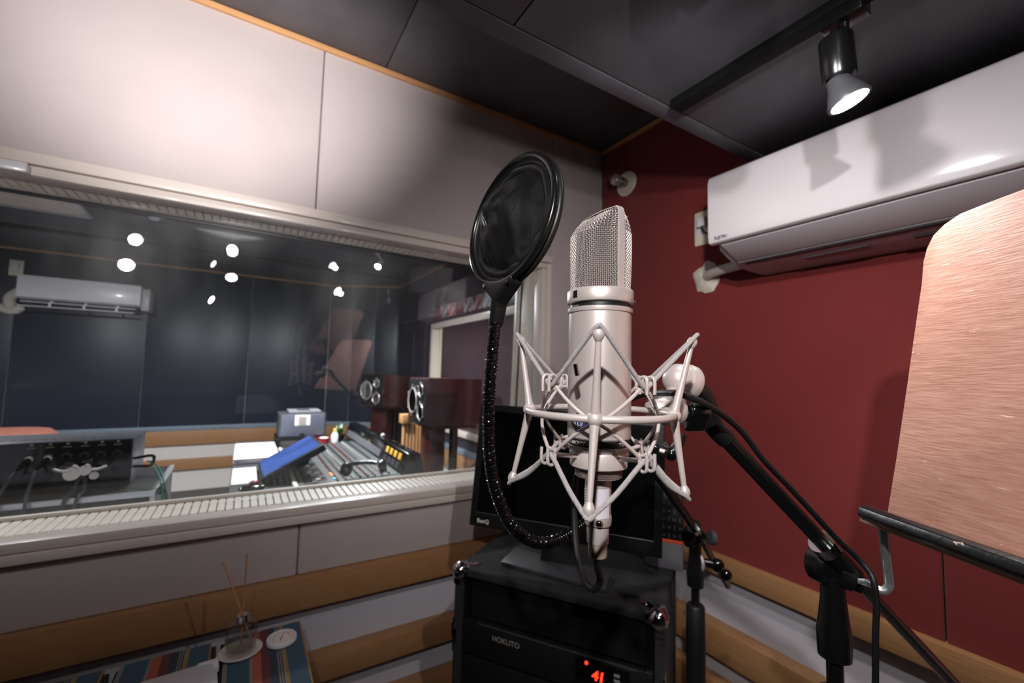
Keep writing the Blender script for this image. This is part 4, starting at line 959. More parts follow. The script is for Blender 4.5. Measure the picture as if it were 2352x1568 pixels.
# saucer, scent bottle, thermometer, tray
sc = onp((552, 1495), 2, ZTB+.008)
def oval(c, a, b, z, n=40): return [V((c.x+a*math.cos(2*PI*k/n), c.y+b*math.sin(2*PI*k/n), z)) for k in range(n)]
sau = MB(); ra = .046; rows = [oval(sc, ra*k, ra*.95*k, ZTB+zz) for k, zz in ((.001, .0085), (.72, .0085), (.8, .0105), (.96, .0125), (1.0, .011), (.92, .0065), (.6, .0055), (.001, .0055))]
tag(sau.grid([r + r[:1] for r in rows]).build('saucer', 'ceramic'), 'white ceramic saucer under the scent bottle', 'saucer')
bt = thing('reed_diffuser', 'clear glass scent bottle with two reed sticks and a chrome neck', 'diffuser', (sc.x, sc.y, ZTB+.009))
zb_ = ZTB+.0095; BH = .066; br2 = .032
MB().lathe((sc.x, sc.y, 0), Z, [(0, zb_), (br2*.9, zb_), (br2, zb_+.004), (br2, zb_+BH*.84), (br2*.9, zb_+BH*.96), (.013, zb_+BH), (.011, zb_+BH+.006), (.009, zb_+BH+.006), (.009, zb_+BH-.002), (br2*.84, zb_+BH*.9), (br2*.93, zb_+BH*.8), (br2*.93, zb_+.008), (0, zb_+.007)], 40).build('bottle', 'clear', bt)
MB().lathe((sc.x, sc.y, 0), Z, [(0, zb_+.009), (br2*.88, zb_+.009), (br2*.90, zb_+.026), (0, zb_+.026)], 32).build('liquid', 'liquid', bt)
MB().lathe((sc.x, sc.y, 0), Z, [(.0118, zb_+BH-.001), (.0128, zb_+BH), (.0128, zb_+BH+.015), (.0115, zb_+BH+.016), (.009, zb_+BH+.016)], 28).build('neck_ring', 'chrome', bt)
dd = (sc-CAM).dot(FWD)
for (px, py), off in (((512, 1289), (.010, -.012)), ((568, 1268), (-.012, .010))):
    tp = A(px, py, dd+.0); mid = V((sc.x, sc.y, zb_+BH+.012)); d_ = (tp-mid); bot = mid - d_*(.066/max(.05, d_.z))
    bot.z = zb_+.012
    MB().tube([bot, tp], .0017, 8).build('reed', 'amber', bt)
tc_ = onp((647, 1466), 2, ZTB+.012)
th = thing('dial_thermometer', 'round white dial thermometer lying on the striped runner', 'thermometer', (tc_.x, tc_.y, ZTB+.005))
tr = .034
MB().lathe((tc_.x, tc_.y, ZTB+.0055), Z, [(tr*.92, 0), (tr, .002), (tr, .009), (tr*.95, .0115), (tr*.86, .0115), (tr*.84, .0095), (0, .0095)], 44).build('case', 'white', th)
MB().lathe((tc_.x, tc_.y, ZTB+.0152), Z, [(0, 0), (tr*.83, 0), (tr*.83, .0004), (0, .0004)], 40).build('dial', 'paper', th)
for k in range(21):
    a = -2.2+4.4*k/20; c1, s1 = math.sin(a), math.cos(a); L_1 = .7 if k % 5 == 0 else .75
    MB().tube([V((tc_.x+c1*tr*L_1, tc_.y+s1*tr*L_1, ZTB+.0159)), V((tc_.x+c1*tr*.8, tc_.y+s1*tr*.8, ZTB+.0159))], .0004, 4).build('tick', 'dgrey', th)
for a0_, a1_, mt in ((-2.0, -.5, pm('blue arc', (110, 160, 190), .6)), (.4, 1.7, pm('pink arc', (224, 130, 140), .6))):
    MB().tube([V((tc_.x+math.sin(a0_+(a1_-a0_)*k/12)*tr*.55, tc_.y+math.cos(a0_+(a1_-a0_)*k/12)*tr*.55, ZTB+.0158)) for k in range(13)], .0009, 4).build('scale_arc', mt, th)
MB().tube([V((tc_.x-.004, tc_.y-.013, ZTB+.0163)), V((tc_.x+.005, tc_.y+.018, ZTB+.0163))], [.0012, .0005], 6).build('needle', 'redsh', th)
t_c = onp((497, 1513), 2, ZTB+.02); tu = V((-.985, -.17, 0)).normalized(); tv = V((.17, -.985, 0)).normalized()
tu = (onp((300, 1573), 2, ZTB+.02)-t_c).normalized(); tv = V((-tu.y, tu.x, 0)); 
if tv.y > 0: tv = -tv
tray = thing('clip_tray', 'white board with clear plastic corner caps lying on the striped runner', 'tray', (t_c.x, t_c.y, ZTB+.006))
MB().plate([t_c, t_c+tu*.30, t_c+tu*.30+tv*.21, t_c+tv*.21], -Z*.0125).build('board', pm('white coated board', (206, 202, 208), .25, coat=.3), tray, bevel=.0015)
cap = [t_c - tu*.004 - tv*.004 + Z*.001, t_c + tu*.034 - tv*.004 + Z*.001, t_c + tu*.034 + tv*.006 + Z*.001, t_c + tu*.010 + tv*.010 + Z*.001, t_c + tu*.006 + tv*.034 + Z*.001, t_c - tu*.004 + tv*.034 + Z*.001]
MB().plate(cap, -Z*.0145+Z*.003).build('corner_cap', 'white', tray, bevel=.002); MB().plate([p_ + tu*.27*0 + tv*.176 for p_ in []] or [c__ for c__ in [t_c - tu*.004 + tv*.18, t_c + tu*.03 + tv*.20, t_c + tu*.03 + tv*.214, t_c - tu*.004 + tv*.214]], Z*.002).build('corner_cap', 'white', tray, bevel=.0008)

# ================================================================== CONTROL ROOM THINGS
def W(px, py, y): return onp((px, py), 1, y)
def G(px, py, z): return onp((px, py), 2, z)
# --- ceiling and far wall fittings
YA3 = 5.30
a_tl, a_br = W(40, 630, YA3), W(322, 705, YA3)
ac2 = thing('air_conditioner', 'white air conditioner with open louvers on the navy wall of the control room', 'air conditioner', (a_tl.x, YF, a_br.z))
MB().box((a_tl.x, YA3+.02, a_br.z), (a_br.x, YF-.013, a_tl.z)).build('chassis', 'acgrey', ac2, bevel=.01)
MB().box((a_tl.x, YA3-.01, a_br.z+.01), (a_br.x, YA3+.02, a_tl.z+.005)).build('front_cover', 'white', ac2, bevel=.01, seg=3)
for py, dy in ((712, .02), (722, -.02)):
    l0 = W(45, py-23, YA3+dy).z; MB().box((a_tl.x+.02, YA3+dy, l0-.008), (a_br.x-.04, YA3+dy+.09, l0)).build('louver', 'white', ac2, bevel=.003)
    for k in range(3): MB().box((a_tl.x+.2+.22*k, YA3+dy+.03, l0), (a_tl.x+.215+.22*k, YA3+dy+.05, l0+.04)).build('louver_arm', 'white', ac2)
MB().box((a_br.x+.0, YA3+.03, a_br.z-.03), (a_br.x+.06, YF-.013, a_tl.z-.02)).build('side_cover', 'acgrey', ac2, bevel=.006)
q = W(38, 618, YF-.013)
o2 = thing('wall_outlet', 'ivory outlet plate above the air conditioner on the navy wall', 'outlet', q)
MB().box((q.x-.045, YF-.022, q.z-.06), (q.x+.045, YF-.012, q.z+.08)).build('plate', 'ivory', o2, bevel=.003); MB().box((q.x-.02, YF-.045, q.z-.01), (q.x+.02, YF-.022, q.z+.05)).build('plug', 'white', o2, bevel=.004)
q = W(25, 708, YF-.013); p2 = thing('drain_pipe', 'lumpy putty and pipe beside the air conditioner on the navy wall', 'pipe', q)
MB().sphere(q, .085, 18, 10, (1, .35, .6)).build('putty', 'putty', p2); MB().tube(spline([q+V((0, -.02, .02)), q+V((.02, -.08, .10)), V((a_tl.x+.03, YF-.1, a_br.z+.12))], 6), .04, 12).build('pipe', 'putty', p2)
q = G(355, 492, ZC-.013); sd_ = thing('smoke_detector', 'white smoke detector on the control room ceiling', 'smoke detector', q)
MB().lathe(q, -Z, [(.06, 0), (.06, .012), (.052, .018), (.03, .02), (.028, .035), (.02, .04), (0, .041)], 32).build('case', 'white', sd_)
for k in range(8): MB().sphere(q + V((.04*math.cos(k*PI/4), .04*math.sin(k*PI/4), -.019)), .006, 8, 6).build('vent', 'dgrey', sd_)
q = G(60, 458, ZC-.013); cs = thing('ceiling_vent', 'square white ceiling vent in the control room', 'vent', q)
MB().box((q.x-.28, q.y-.30, ZC-.045), (q.x+.28, q.y+.14, ZC-.012)).build('frame', 'white', cs, bevel=.01)
for k in range(5): MB().box((q.x-.24, q.y-.26+.07*k, ZC-.052), (q.x+.24, q.y-.235+.07*k, ZC-.044)).build('slat', 'ivory', cs, bevel=.002)
tag(MB().box((XK+.3, 4.635, ZC-.035), (XC-.1, 4.675, ZC-.0005)).build('lighting_track', 'black', bevel=.002), 'dark lighting track across the control room ceiling', 'track')
# lamps of the control room
hC = W(868, 612, 3.68)
lamp((hC.x, 3.70, ZC-.013), hC, hC + V((-.55, -.75, -.8)), LIGHTS['C']*.55, nm='ceiling_spotlight', label='white spotlight shining from the control room ceiling near the corner', lens='ctrlens', size=150, soft=.04, mat='white', col=(.97, .985, 1))
for nn, x, lb_, pw in (('stage_box', -1.1, 'white spotlight on the control room ceiling above the black stage box', .9), ('desk', .30, 'white spotlight on the control room ceiling above the console desk', 1.0)):
    lamp((x, 2.75, ZC-.013), (x, 2.76, 2.10), (x, 3.3, .6), LIGHTS['C']*pw, nm=nn+'_spotlight_offscreen', beam=nn+'_beam_offscreen', label=lb_, lens='ctrlens', size=165, soft=.05, mat='white', col=(.97, .985, 1))
# --- cards above the side window
cols = [((150, 40, 40), (40, 36, 40)), ((60, 60, 66), (190, 186, 190)), ((170, 48, 48), (220, 190, 190)), ((70, 60, 74), (140, 60, 60)), ((200, 200, 204), (90, 80, 80)), ((190, 170, 170), (120, 40, 50)), ((214, 214, 218), (150, 150, 156)), ((190, 190, 196), (90, 96, 110))]
for k, (c1, c2_) in enumerate(cols):
    y1 = 3.97-.172*k
    M = pm('printed card', c1, .25, var=(14, c2_, .12), coat=.6)
    names = ['dark red', 'grey', 'bright red', 'plum', 'pale grey', 'pinkish grey', 'white', 'blue grey']
    tag(MB().box((XC-.016, y1-.165, 1.775), (XC-.0125, y1, 1.888)).build('wall_card', M), f'{names[k]} glossy printed card above the cream side window', 'card', 'cards above the side window')
# --- mixing desk
ZD = .735
dk = thing('studio_desk', 'dark desk carrying the mixing console', 'desk', (.45, 2.85, 0))
MB().box((-.03, 2.08, ZD-.03), (.84, 3.72, ZD)).build('top', 'dgrey', dk, bevel=.004)
MB().box((-.028, 2.10, 0), (.0, 3.70, ZD-.03)).build('side_panel', 'deskwhite', dk); MB().box((.80, 2.10, 0), (.83, 3.70, ZD-.03)).build('side_panel', 'deskwhite', dk); MB().box((.0, 3.67, 0.1), (.80, 3.70, ZD-.03)).build('back_panel', 'deskwhite', dk)
cn = thing('mixing_console', 'large grey mixing console with a black meter bridge', 'mixing console', (.5, 2.85, ZD))
y0, y1, y1s = 2.13, 3.56, 3.27
def cpl(poly, ya, yb, nm, mat, p, bev=.002): return MB().plate([V((x, ya, z)) for x, z in poly], V((0, yb-ya, 0))).build(nm, mat, p, bevel=bev)
def xz(px, py, y=2.15): q = W(px, py, y); return (q.x, q.z)
bA, bB, bC, bD_ = xz(919, 1096), xz(934, 1039), xz(964, 1039), xz(972, 1087)
cpl([(.235, ZD+.0005), (.235, ZD+.010), (bA[0], ZD+.030), (bA[0], ZD+.0005)], y0, y1s, 'surface', 'consolegrey', cn)
cpl([(bA[0], ZD+.001), (bA[0], ZD+.03), (bB[0], bB[1]), (bC[0], bC[1]), (bD_[0], ZD+.03), (bD_[0], ZD+.001)], y0, y1, 'meter_bridge', 'blackgloss', cn, .012)
def csurf(x, y, h=0): return V((x, y, ZD+.010 + .020*(x-.235)/(bA[0]-.235) + h))
NCH = 24
strip_m = [pm('strip_%d' % k, c, .5) for k, c in enumerate(((70, 78, 78), (78, 66, 70), (62, 74, 70)))]
for k in range(NCH):                          # channel strips with fader and knobs
    ya = y0+.03+(y1s-y0-.06)*k/NCH; yb = ya+(y1s-y0-.06)/NCH-.004
    st = MB().plate([csurf(.245, ya), csurf(bA[0]-.012, ya), csurf(bA[0]-.012, yb), csurf(.245, yb)], Z*.003).build('channel_strip', strip_m[k % 3], cn)
    fx = .29+.05*((k*7) % 5)/5; ym = (ya+yb)/2
    MB().box((.26, ym-.0012, csurf(.26, 0).z+.003), (.36, ym+.0012, csurf(.36, 0).z+.0045)).build('fader_slot', 'black', st)
    MB().box((fx, ym-.005, csurf(fx, 0).z+.004), (fx+.022, ym+.005, csurf(fx, 0).z+.016)).build('fader', 'print' if k % 3 else 'grey', st, bevel=.001)
    kn0 = None
    for j in range(8):
        x = .40+.034*j; c_ = csurf(x, ym, .003)
        MB().lathe(c_, Z, [(.006, 0), (.0055, .009), (0, .0095)], 8).build('knob', ('redsh', 'grey', 'print', 'dgrey')[(j*5+k*0) % 4], st)
for k, mt in ((1, 'cyan'), (3, 'keyorange'), (4, 'keyorange')):
    MB().box((.385, y0+.05+.035*k, csurf(.385, 0).z+.003), (.398, y0+.072+.035*k, csurf(.398, 0).z+.009)).build('lit_key', mt, cn, bevel=.001)
MB().box((.215, 2.16, ZD), (.234, 3.25, ZD+.018)).build('arm_rest', 'print', cn, bevel=.003)
fb = V((bB[0]-bA[0], 0, bB[1]-ZD-.03)); fbn = V((-fb.z, 0, fb.x)).normalized()
def bface(u, y, off=.001): return V((bA[0], y, ZD+.03)) + fb*u + fbn*off
for k in range(4):                            # yellow lit meters at the near end
    ya = 2.20+.075*k
    MB().plate([bface(.55, ya), bface(.85, ya), bface(.85, ya+.042), bface(.55, ya+.042)], fbn*.004).build('meter', 'yellow', cn, bevel=.001)
    MB().plate([bface(.16, ya), bface(.42, ya), bface(.42, ya+.055), bface(.16, ya+.055)], fbn*.003).build('meter_panel', 'dgrey', cn)
for k in range(5):
    u = .14+.075*k; MB().plate([bface(u, 2.56), bface(u+.045, 2.56), bface(u+.045, 3.50), bface(u, 3.50)], fbn*.003).build('bargraph', 'grey', cn)
MB().sphere(bface(-.1, 2.45, .006), .006, 10, 6).build('led', 'greenled', cn)
MB().sphere(V(((bB[0]+bC[0])/2, 2.72, bB[1]+.006)), .014, 12, 8).build('gooseneck_lamp', 'print', cn)
# --- desk things
wc = thing('white_case', 'flat white case lying at the back of the control room desk', 'case', (.09, 3.15, ZD))
MB().box((-.028, 2.86, ZD+.0005), (.20, 3.42, ZD+.030)).build('body', 'deskwhite', wc, bevel=.004); MB().box((-.027, 2.853, ZD+.024), (.199, 3.42, ZD+.034)).build('lid', 'deskwhite', wc, bevel=.003)
kbd = thing('keyboard', 'white computer keyboard beside the blue touch screen', 'keyboard', (.02, 2.5, ZD))
MB().box((-.026, 2.36, ZD+.0005), (.080, 2.70, ZD+.010)).build('base', 'white', kbd, bevel=.003)
key0 = None
for i in range(5):
    for j in range(14):
        loc = V((-.026+.011+.021*i, 2.37+.0115+.0235*j, ZD+.012))
        if key0 is None: key0 = MB().box(loc-V((.0095, .0105, .002)), loc+V((.0095, .0105, .002))).build('key', 'white', kbd, bevel=.001, seg=1)
        else: like(key0, loc=loc, parent=kbd)
D_, C_ = G(594, 1062, ZD+.04), G(603, 1097, ZD+.04)
Ap, Bp = W(713, 998, D_.y), W(735, 1016, C_.y)
Bp = Ap + (C_-D_)
ts = thing('touch_screen', 'tilted touch screen glowing blue on the console', 'display', ((D_.x+Bp.x)/2, (D_.y+C_.y)/2, ZD))
sn = (Ap-D_).cross(C_-D_).normalized()
if sn.dot(CAM-D_) < 0: sn = -sn
def tq(u, v, o=0): return D_.lerp(Ap, u).lerp(C_.lerp(Bp, u), v) + sn*o
MB().plate([tq(-.03, -.03), tq(1.03, -.03), tq(1.03, 1.03), tq(-.03, 1.03)], -sn*.032).build('housing', 'black', ts, bevel=.004)
MB().plate([tq(.02, .03, .0008), tq(.97, .03, .0008), tq(.97, .97, .0008), tq(.02, .97, .0008)], -sn*.001).build('screen', 'bluescreen', ts)
MB().plate([tq(.55, .35, -.03), tq(.8, .35, -.03), tq(.8, .65, -.03), tq(.55, .65, -.03)], Z*-(min(tq(u_, v_, -.03).z for u_ in (.55, .8) for v_ in (.35, .65))-ZD-.030)).build('stand', 'black', ts)
YP = 3.38; pl, pr_ = W(642, 952, YP), W(748, 1000, YP)
shf = thing('printer_stand', 'black open shelf under the printer', 'shelf', (pl.x, YP, ZD+.0))
sz0, sz1 = ZD+.0005, pr_.z-.002
MB().box((pl.x-.01, YP, sz1-.02), (pr_.x+.01, YP+.28, sz1)).build('shelf_board', 'black', shf, bevel=.002)
for x in (pl.x-.01, (pl.x+pr_.x)/2-.01, pr_.x-.01): MB().box((x, YP+.005, sz0), (x+.02, YP+.27, sz1-.02)).build('upright', 'black', shf, bevel=.002)
MB().box((pl.x+.012, YP+.03, sz0), (pl.x+.14, YP+.24, sz0+.05)).build('inner_tray', 'paper', shf, bevel=.002)
prn = thing('printer', 'slate grey printer with a white notice on its front', 'printer', (pl.x, YP, sz1))
MB().box((pl.x, YP+.01, sz1+.0008), (pr_.x, YP+.27, pl.z)).build('body', 'dgrey', prn, bevel=.008)
MB().plate([V((pl.x+.01, YP+.01, sz1+.006)), V((pr_.x-.008, YP+.01, sz1+.006)), V((pr_.x-.014, YP+.01, pl.z-.004)), V((pl.x+.014, YP+.01, pl.z-.004))], V((0, -.012, 0))).build('front_door', pm('slate plastic', (88, 90, 104), .35), prn, bevel=.004)
MB().box((pl.x+.06, YP+.05, pl.z), (pr_.x-.03, YP+.25, pl.z+.018)).build('paper_tray', 'grey', prn, bevel=.004); MB().box((pl.x+.12, YP+.08, pl.z+.018), (pr_.x-.1, YP+.20, pl.z+.020)).build('tray_recess', 'dgrey', prn)
n0, n1 = W(678, 953, YP-.003), W(712, 976, YP-.003)
nt_ = MB().box((n0.x, YP-.0035, n1.z), (n1.x, YP-.0022, n0.z)).build('notice', 'paper', prn)
for k in range(5): MB().box((n0.x+.025, YP-.0042, n0.z-.022-.012*k), (n1.x-.025, YP-.0036, n0.z-.016-.012*k)).build('print_line', 'dgrey', nt_)
MB().box(((pl.x+pr_.x)/2-.02, YP-.004, sz1+.012), ((pl.x+pr_.x)/2+.012, YP-.0022, sz1+.026)).build('latch', 'black', prn)
q = G(740, 1030, ZD); q = V((.50, 3.318, ZD)); rb_ = thing('red_tub', 'small red tub by the printer shelf', 'tub', q)
MB().lathe(q, Z, [(.031, .0008), (.040, .056), (.042, .058), (.037, .054), (.029, .01), (0, .01)], 24).build('tub', 'redplastic', rb_); MB().sphere(q+Z*.048, .031, 16, 10, (1, 1, .5)).build('contents', 'paper', rb_)
q = G(765, 1020, ZD+.005); q = V((.575, 3.34, ZD)); bo = thing('squeeze_bottle', 'small white bottle with a yellow cap beside the red tub', 'bottle', (q.x, q.y, ZD))
q = V((q.x, q.y, ZD)); MB().lathe(q, Z, [(.02, .0008), (.024, .005), (.024, .07), (.012, .088), (.010, .09)], 20).build('bottle', 'white', bo); MB().lathe(q, Z, [(.012, .088), (.012, .105), (.006, .115), (0, .116)], 16).build('cap', pm('yellow cap', (226, 178, 80), .4), bo); MB().lathe(q, Z, [(.0245, .0008), (.0247, .016), (.024, .017)], 20).build('label_band', 'redplastic', bo)
q = W(779, 1008, 3.55); q = V((.625, 3.46, ZD)); pl_ = thing('potted_plant', 'little potted plant with green leaves in a black pot', 'plant', q)
MB().lathe(q, Z, [(.03, .0008), (.042, .05), (.044, .055), (.036, .05), (0, .045)], 20).build('pot', 'black', pl_)
for k in range(14):
    a = k*2.4; e = V((math.cos(a)*.045, math.sin(a)*.045, .05+.012*(k % 4))); b0_ = q+Z*.045; t_ = b0_+e; s_ = V((-e.y, e.x, 0)).normalized()*.012
    MB().add([b0_, (b0_+t_)/2+s_, t_, (b0_+t_)/2-s_, (b0_+t_)/2+Z*.004], [(0, 1, 4), (1, 2, 4), (2, 3, 4), (3, 0, 4)]).build('leaf', 'green' if k % 3 else 'print', pl_)
# headphones and mouse at the near edge
hq = G(850, 1098, ZD+.05); hq = V((hq.x, max(hq.y, 2.17), ZD+.042))
hp_ = thing('headphones', 'glossy black headphones lying near the window end of the console', 'headphones', hq)
MB().tube([hq + V((.085*math.cos(t*PI/14), .065*math.sin(t*PI/14), .036+.006*math.sin(t*PI/14))) for t in range(15)], [.010]*15, 12).build('headband', 'blackgloss', hp_)
for sx_ in (-1, 1): MB().lathe(hq + V((sx_*.085, -.01, .033)), V((sx_, -.2, .35)), [(.0, -.02), (.028, -.02), (.032, -.012), (.032, .006), (.026, .016), (0, .02)], 24).build('ear_cup', 'blackgloss', hp_)
mq_ = G(580, 1118, ZD+.02); mq_ = V((max(mq_.x, .03), mq_.y, ZD))
ms = thing('computer_mouse', 'dark glossy trackball mouse with a burgundy button', 'mouse', mq_)
MB().sphere(mq_+Z*.016, .055, 20, 10, (1, .55, .28)).build('shell', 'blackgloss', ms); MB().sphere(mq_+V((.005, .02, .034)), .016, 14, 8, (1.2, 1, .7)).build('ball', 'redsh', ms)
# --- loudspeakers on stands
def speaker(x0, y0_, label1, label2):
    z0, z1, w_, d_ = .922, 1.233, .36, .39
    s = thing('loudspeaker', label1, 'speaker', (x0+d_/2, y0_+w_/2, z0))
    MB().box((x0, y0_, z0), (x0+d_, y0_+w_, z1)).build('cabinet', 'brown', s, bevel=.008)
    bf = MB().box((x0-.006, y0_+.008, z0+.008), (x0+.002, y0_+w_-.008, z1-.008)).build('baffle', 'black', s, bevel=.003)
    for yc, zc__, r in ((y0_+.26, z0+.155, .105), (y0_+.10, z0+.09, .065), (y0_+.10, z0+.23, .05)):
        c = V((x0-.006, yc, zc__))
        dr = MB().lathe(c, -X, [(r, 0), (r, .006), (r*.93, .008), (r*.86, .004)], 36).build('driver', 'blackgloss', s)
        MB().lathe(c, -X, [(r*.87, .004), (r*.8, .010), (r*.72, .004), (r*.25, -.02), (r*.22, -.016), (0, -.010)], 36).build('cone', pm('silver cone', (176, 170, 168), .35, .5), dr)
        for k in range(6): MB().sphere(c + V((-.007, r*.97*math.cos(k*PI/3+.5), r*.97*math.sin(k*PI/3+.5))), .0045, 8, 6).build('screw', 'silver', dr)
    t = thing('speaker_stand', label2, 'speaker stand', (x0+.2, y0_+.18, 0))
    MB().box((x0+.045, y0_+.03, z0-.022), (x0+d_-.02, y0_+w_-.03, z0-.001)).build('top_plate', 'black', t, bevel=.003)
    MB().box((x0+.06, y0_+.09, .03), (x0+.17, y0_+.27, z0-.022)).build('column', 'brown', t, bevel=.006); MB().cyl((x0+.26, y0_+.16, .03), (x0+.26, y0_+.16, z0-.022), .03, n=20).build('rear_tube', 'black', t)
    MB().box((x0+.05, y0_+.0, 0), (x0+d_, y0_+w_, .03)).build('base_plate', 'black', t, bevel=.004)
    return s, t
speaker(1.0, 2.64, 'maroon loudspeaker beside the wooden slat rack', 'dark column stand under the loudspeaker beside the wooden slat rack')
sl_, tl_ = speaker(1.03, 4.13, 'maroon loudspeaker beyond the meter bridge near the corner', 'dark column stand under the loudspeaker near the corner')
sl_.rotation_euler.z = .38; tl_.rotation_euler.z = .38
# --- wooden slat rack
wk = thing('slat_rack', 'light wooden slatted rack beside the loudspeaker', 'rack', (1.02, 2.9, 0))
ztp = .965
for k in range(7): MB().box((.985+.025*k, 3.06, .05), (.999+.025*k, 3.09, .90)).build('slat', 'woodtrim', wk, bevel=.002)
MB().box((.97, 3.04, ztp-.065), (1.03, 3.12, ztp)).build('head_block', 'woodtrim', wk, bevel=.003)
MB().box((.98, 3.05, 0), (1.155, 3.10, .05)).build('base_rail', 'woodtrim', wk, bevel=.002)
# --- stage box and its rack
er = thing('equipment_rack', 'low black equipment rack with silver edges behind the window', 'equipment rack', (-.6, 2.1, 0))
RX0, RX1, RY0, RY1, RZ1 = -1.15, -.235, 1.90, 2.36, .853
MB().box((RX0, RY0+.004, .02), (RX1-.004, RY1, RZ1-.004)).build('cabinet', 'black', er, bevel=.003)
MB().box((RX0, RY0, RZ1-.018), (RX1, RY0+.014, RZ1)).build('edge_trim', 'silver', er, bevel=.002); MB().box((RX1-.014, RY0+.014, RZ1-.018), (RX1, RY1, RZ1)).build('edge_trim', 'silver', er, bevel=.002); MB().box((RX1-.014, RY0-.001, .02), (RX1+.001, RY0+.013, RZ1-.018)).build('edge_trim', 'silver', er, bevel=.002)
MB().box((RX0+.02, RY0-.001, .1), (RX1-.03, RY0+.004, RZ1-.04)).build('front_grille', pm('olive black mesh', (52, 50, 44), .6, bump=(700, .8)), er)
sb = thing('stage_box', 'black connector box with cables plugged into its front', 'stage box', (-.6, 2.1, RZ1))
SX0, SX1, SY0, SY1, SZ0, SZ1 = -1.05, -.318, 2.00, 2.215, RZ1+.012, 1.02
MB().box((SX0, SY0, SZ0), (SX1, SY1, SZ1)).build('case', pm('charcoal case', (62, 62, 68), .35), sb, bevel=.002)
MB().box((SX0+.004, SY0-.003, SZ0+.003), (SX1-.004, SY0, SZ1-.003)).build('front_panel', 'blackgloss', sb, bevel=.001)
for x in (SX0+.03, SX1-.04): MB().box((x-.012, SY0+.03, RZ1), (x+.012, SY1-.03, SZ0)).build('foot', 'rubber', sb)
for k in range(26): MB().box((SX1-.05-.024*k, SY0+.05, SZ1), (SX1-.04-.024*k, SY0+.062, SZ1+.0008)).build('vent', 'black', sb)
XS = [W(px, 1000, SY0-.003).x for px in (75, 118, 158, 198, 236, 273)]
zr1 = W(200, 1045, SY0).z
for i, x in enumerate(XS):
    MB().lathe(V((x, SY0-.003, zr1)), -Y, [(.013, 0), (.013, .004), (.010, .004)], 16).build('socket', 'black', sb)
    z_l = W(200, 1025, SY0).z + .002
    MB().box((x-.010, SY0-.0042, z_l), (x+.010, SY0-.003, z_l+.0022)).build('mark', 'printdim', sb); MB().box((x-.003, SY0-.0042, z_l+.008), (x+.004, SY0-.003, z_l+.015)).build('mark', 'printdim', sb)
    zr3 = W(200, 1085, SY0).z; MB().lathe(V((x, SY0-.003, zr3)), -Y, [(.012, 0), (.012, .004), (.009, .004)], 16).build('socket', 'dgrey', sb)
MB().tube(spline([V((SX1, SY0+.03, SZ0+.08)), V((SX1+.05, SY0+.03, SZ0+.085)), V((SX1+.055, SY0+.03, SZ0+.065)), V((SX1+.045, SY0+.03, SZ0+.05)), V((SX1, SY0+.03, SZ0+.052))], 6), .005, 10).build('handle', 'blackmetal', sb)
plg = lambda x, z, c, mt: MB().lathe(V((x, SY0-.004, z)), V((-.25, -1, -.55)), [(.0085, 0), (.0085, .03), (.006, .045), (.0045, .055)], 14).build('plug', mt, c)
grp = 'cables plugged into the stage box'
whc = []
for i, x in enumerate(XS):
    if i < 2:
        c = thing('patch_cable', ('black cable with ivory plug ring hanging from the second socket column' if i else 'black cable with ivory plug ring hanging from the first visible socket column'), 'cable', (x, SY0, zr1), grp); plg(x, zr1, c, 'black')
        MB().lathe(V((x, SY0-.006, zr1)), V((-.25, -1, -.55)), [(.010, .0), (.0105, .006), (.009, .007)], 14).build('ring', 'ivory', c)
        e = V((x-.014, SY0-.055, zr1-.03)); MB().tube(spline([e, V((x-.022+.01*i, RY0+.012, max(e.z-.03, RZ1+.016))), V((x-.03+.02*i, RY0-.025, RZ1-.02)), V((x-.03+.02*i, RY0-.03, RZ1-.30)), V((x, RY0-.02, .03))], 8), .0045, 8).build('cord', 'dgrey', c)
    else:
        c = thing('patch_cable', ['short white cable from the third socket', 'short white cable curving up to the fourth socket', 'short white cable arching to the fifth socket', 'short white cable from the last socket by the case edge'][i-2], 'cable', (x, SY0, zr1), grp); plg(x, zr1, c, 'black')
        e = V((x-.014, SY0-.055, zr1-.03)); hub = W(190, 1080, SY0-.06) + X*.0088*(i-3.5)
        MB().tube(spline([e, e.lerp(hub, .4)+V((0, -.012, .012 if i in (3, 4) else -.002)), hub], 8), .0042, 8).build('cord', 'print', c)
tgs = thing('cable_tag', 'bundle of white tags wrapped round the cables before the stage box', 'tag', W(190, 1082, SY0-.065))
for px, py, rx_, ry_, cm in ((165, 1088, .021, .013, 'paper'), (195, 1080, .016, .014, 'paper'), (216, 1092, .012, .011, 'print')):
    c = W(px, py, SY0-.066); MB().lathe(c, V((.1, -1, .3)), [(rx_, 0), (rx_, .003), (rx_*.8, .004), (0, .004)], 24).build('tag_disc', cm, tgs)
tr_ = W(188, 1100, SY0-.065); 
for k in range(2): 
    x = tr_.x-.008+.016*k; MB().tube(spline([V((x, SY0-.06, tr_.z)), V((x-.006+.008*k, SY0-.085, max(tr_.z-.03, RZ1+.016))), V((x-.016+.012*k, RY0-.03, RZ1-.02)), V((x-.02+.01*k, RY0-.025, RZ1-.25)), V((x, RY0-.02, .03))], 8), .005, 8).build('trunk_cord', 'dgrey', tgs)
gw = thing('green_cable', 'thin teal cable looped over the stage box handle', 'cable', (SX1+.05, SY0, RZ1))
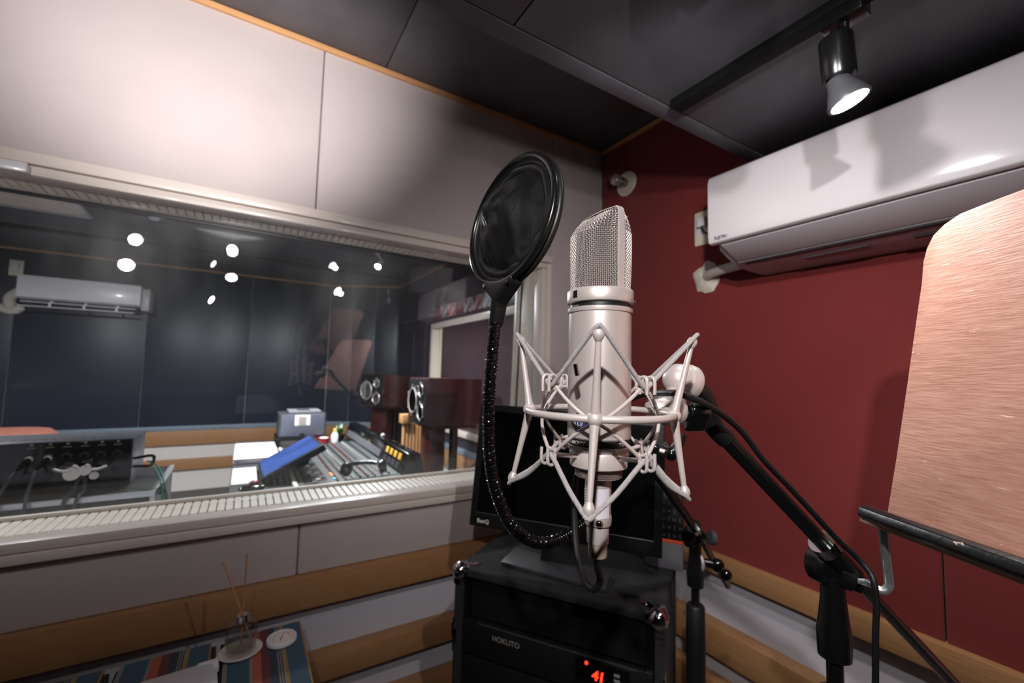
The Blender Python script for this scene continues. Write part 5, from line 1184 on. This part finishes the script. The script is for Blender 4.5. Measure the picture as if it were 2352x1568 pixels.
for dx in (0, .008): MB().tube(spline([V((SX1+.045-dx, SY0+.02, SZ0+.07)), V((SX1+.06+dx, SY0+.01, SZ0+.05)), V((SX1+.090+dx, SY0-.06, SZ0+.012)), V((RX1+.024-dx, SY0-.083, RZ1-.06)), V((RX1+.024, SY0-.083, RZ1-.25)), V((RX1+.024, SY0-.083, .02))], 8), .0022, 6).build('cord', 'teal', gw)
hk = thing('cable_bundle', 'black cable bundle hanging at the side of the equipment rack', 'cable', (RX1+.02, 1.96, 0))
for k in range(4): MB().tube(spline([V((RX1+.012, 1.95+.012*k, RZ1+.012-.01*k)), V((RX1+.026, 1.94+.012*k, RZ1-.08)), V((RX1+.02+.004*k, 1.94+.015*k, RZ1-.3)), V((RX1+.025, 1.95+.012*k, .02))], 8), .008, 8).build('cord', 'black', hk)
MB().cyl(V((RX1+.001, 1.965, RZ1-.015)), V((RX1+.02, 1.965, RZ1-.015)), .014, n=18).build('hanger', 'blackmetal', hk)
q = W(30, 990, 3.1); stl = thing('round_stool', 'round brown padded stool top beyond the stage box', 'stool', (q.x-.06, 3.1, 0))
MB().lathe((q.x-.06, 3.1, 0), Z, [(.0, q.z), (.19, q.z), (.215, q.z-.02), (.215, q.z-.055), (.19, q.z-.07), (0, q.z-.07)], 40).build('seat', 'copper', stl)
MB().cyl((q.x-.06, 3.1, .03), (q.x-.06, 3.1, q.z-.07), .025, n=16).build('post', 'chrome', stl); MB().lathe((q.x-.06, 3.1, 0), Z, [(.2, 0), (.2, .012), (.05, .03), (0, .03)], 32).build('base', 'chrome', stl)
# cables at the side wall
sw_ = tag(MB().tube(spline([V((XC-.042, 2.75, .78)), V((XC-.08, 2.85, .62)), V((XC-.2, 3.0, .52)), V((XC-.38, 3.1, .50)), V((XC-.42, 3.12, .2)), V((XC-.42, 3.12, .01))], 8), .006, 8).build('wall_cable', 'black'), 'dark cable sagging from the side wall towards the loudspeaker stand', 'cable')
sw2 = tag(MB().tube(spline([V((XC-.041, 2.68, .78)), V((XC-.042, 2.70, .6)), V((XC-.045, 2.76, .35)), V((XC-.05, 2.8, .01))], 8), .005, 8).build('wall_cable', 'black'), 'dark cable dropping straight down the side wall', 'cable')
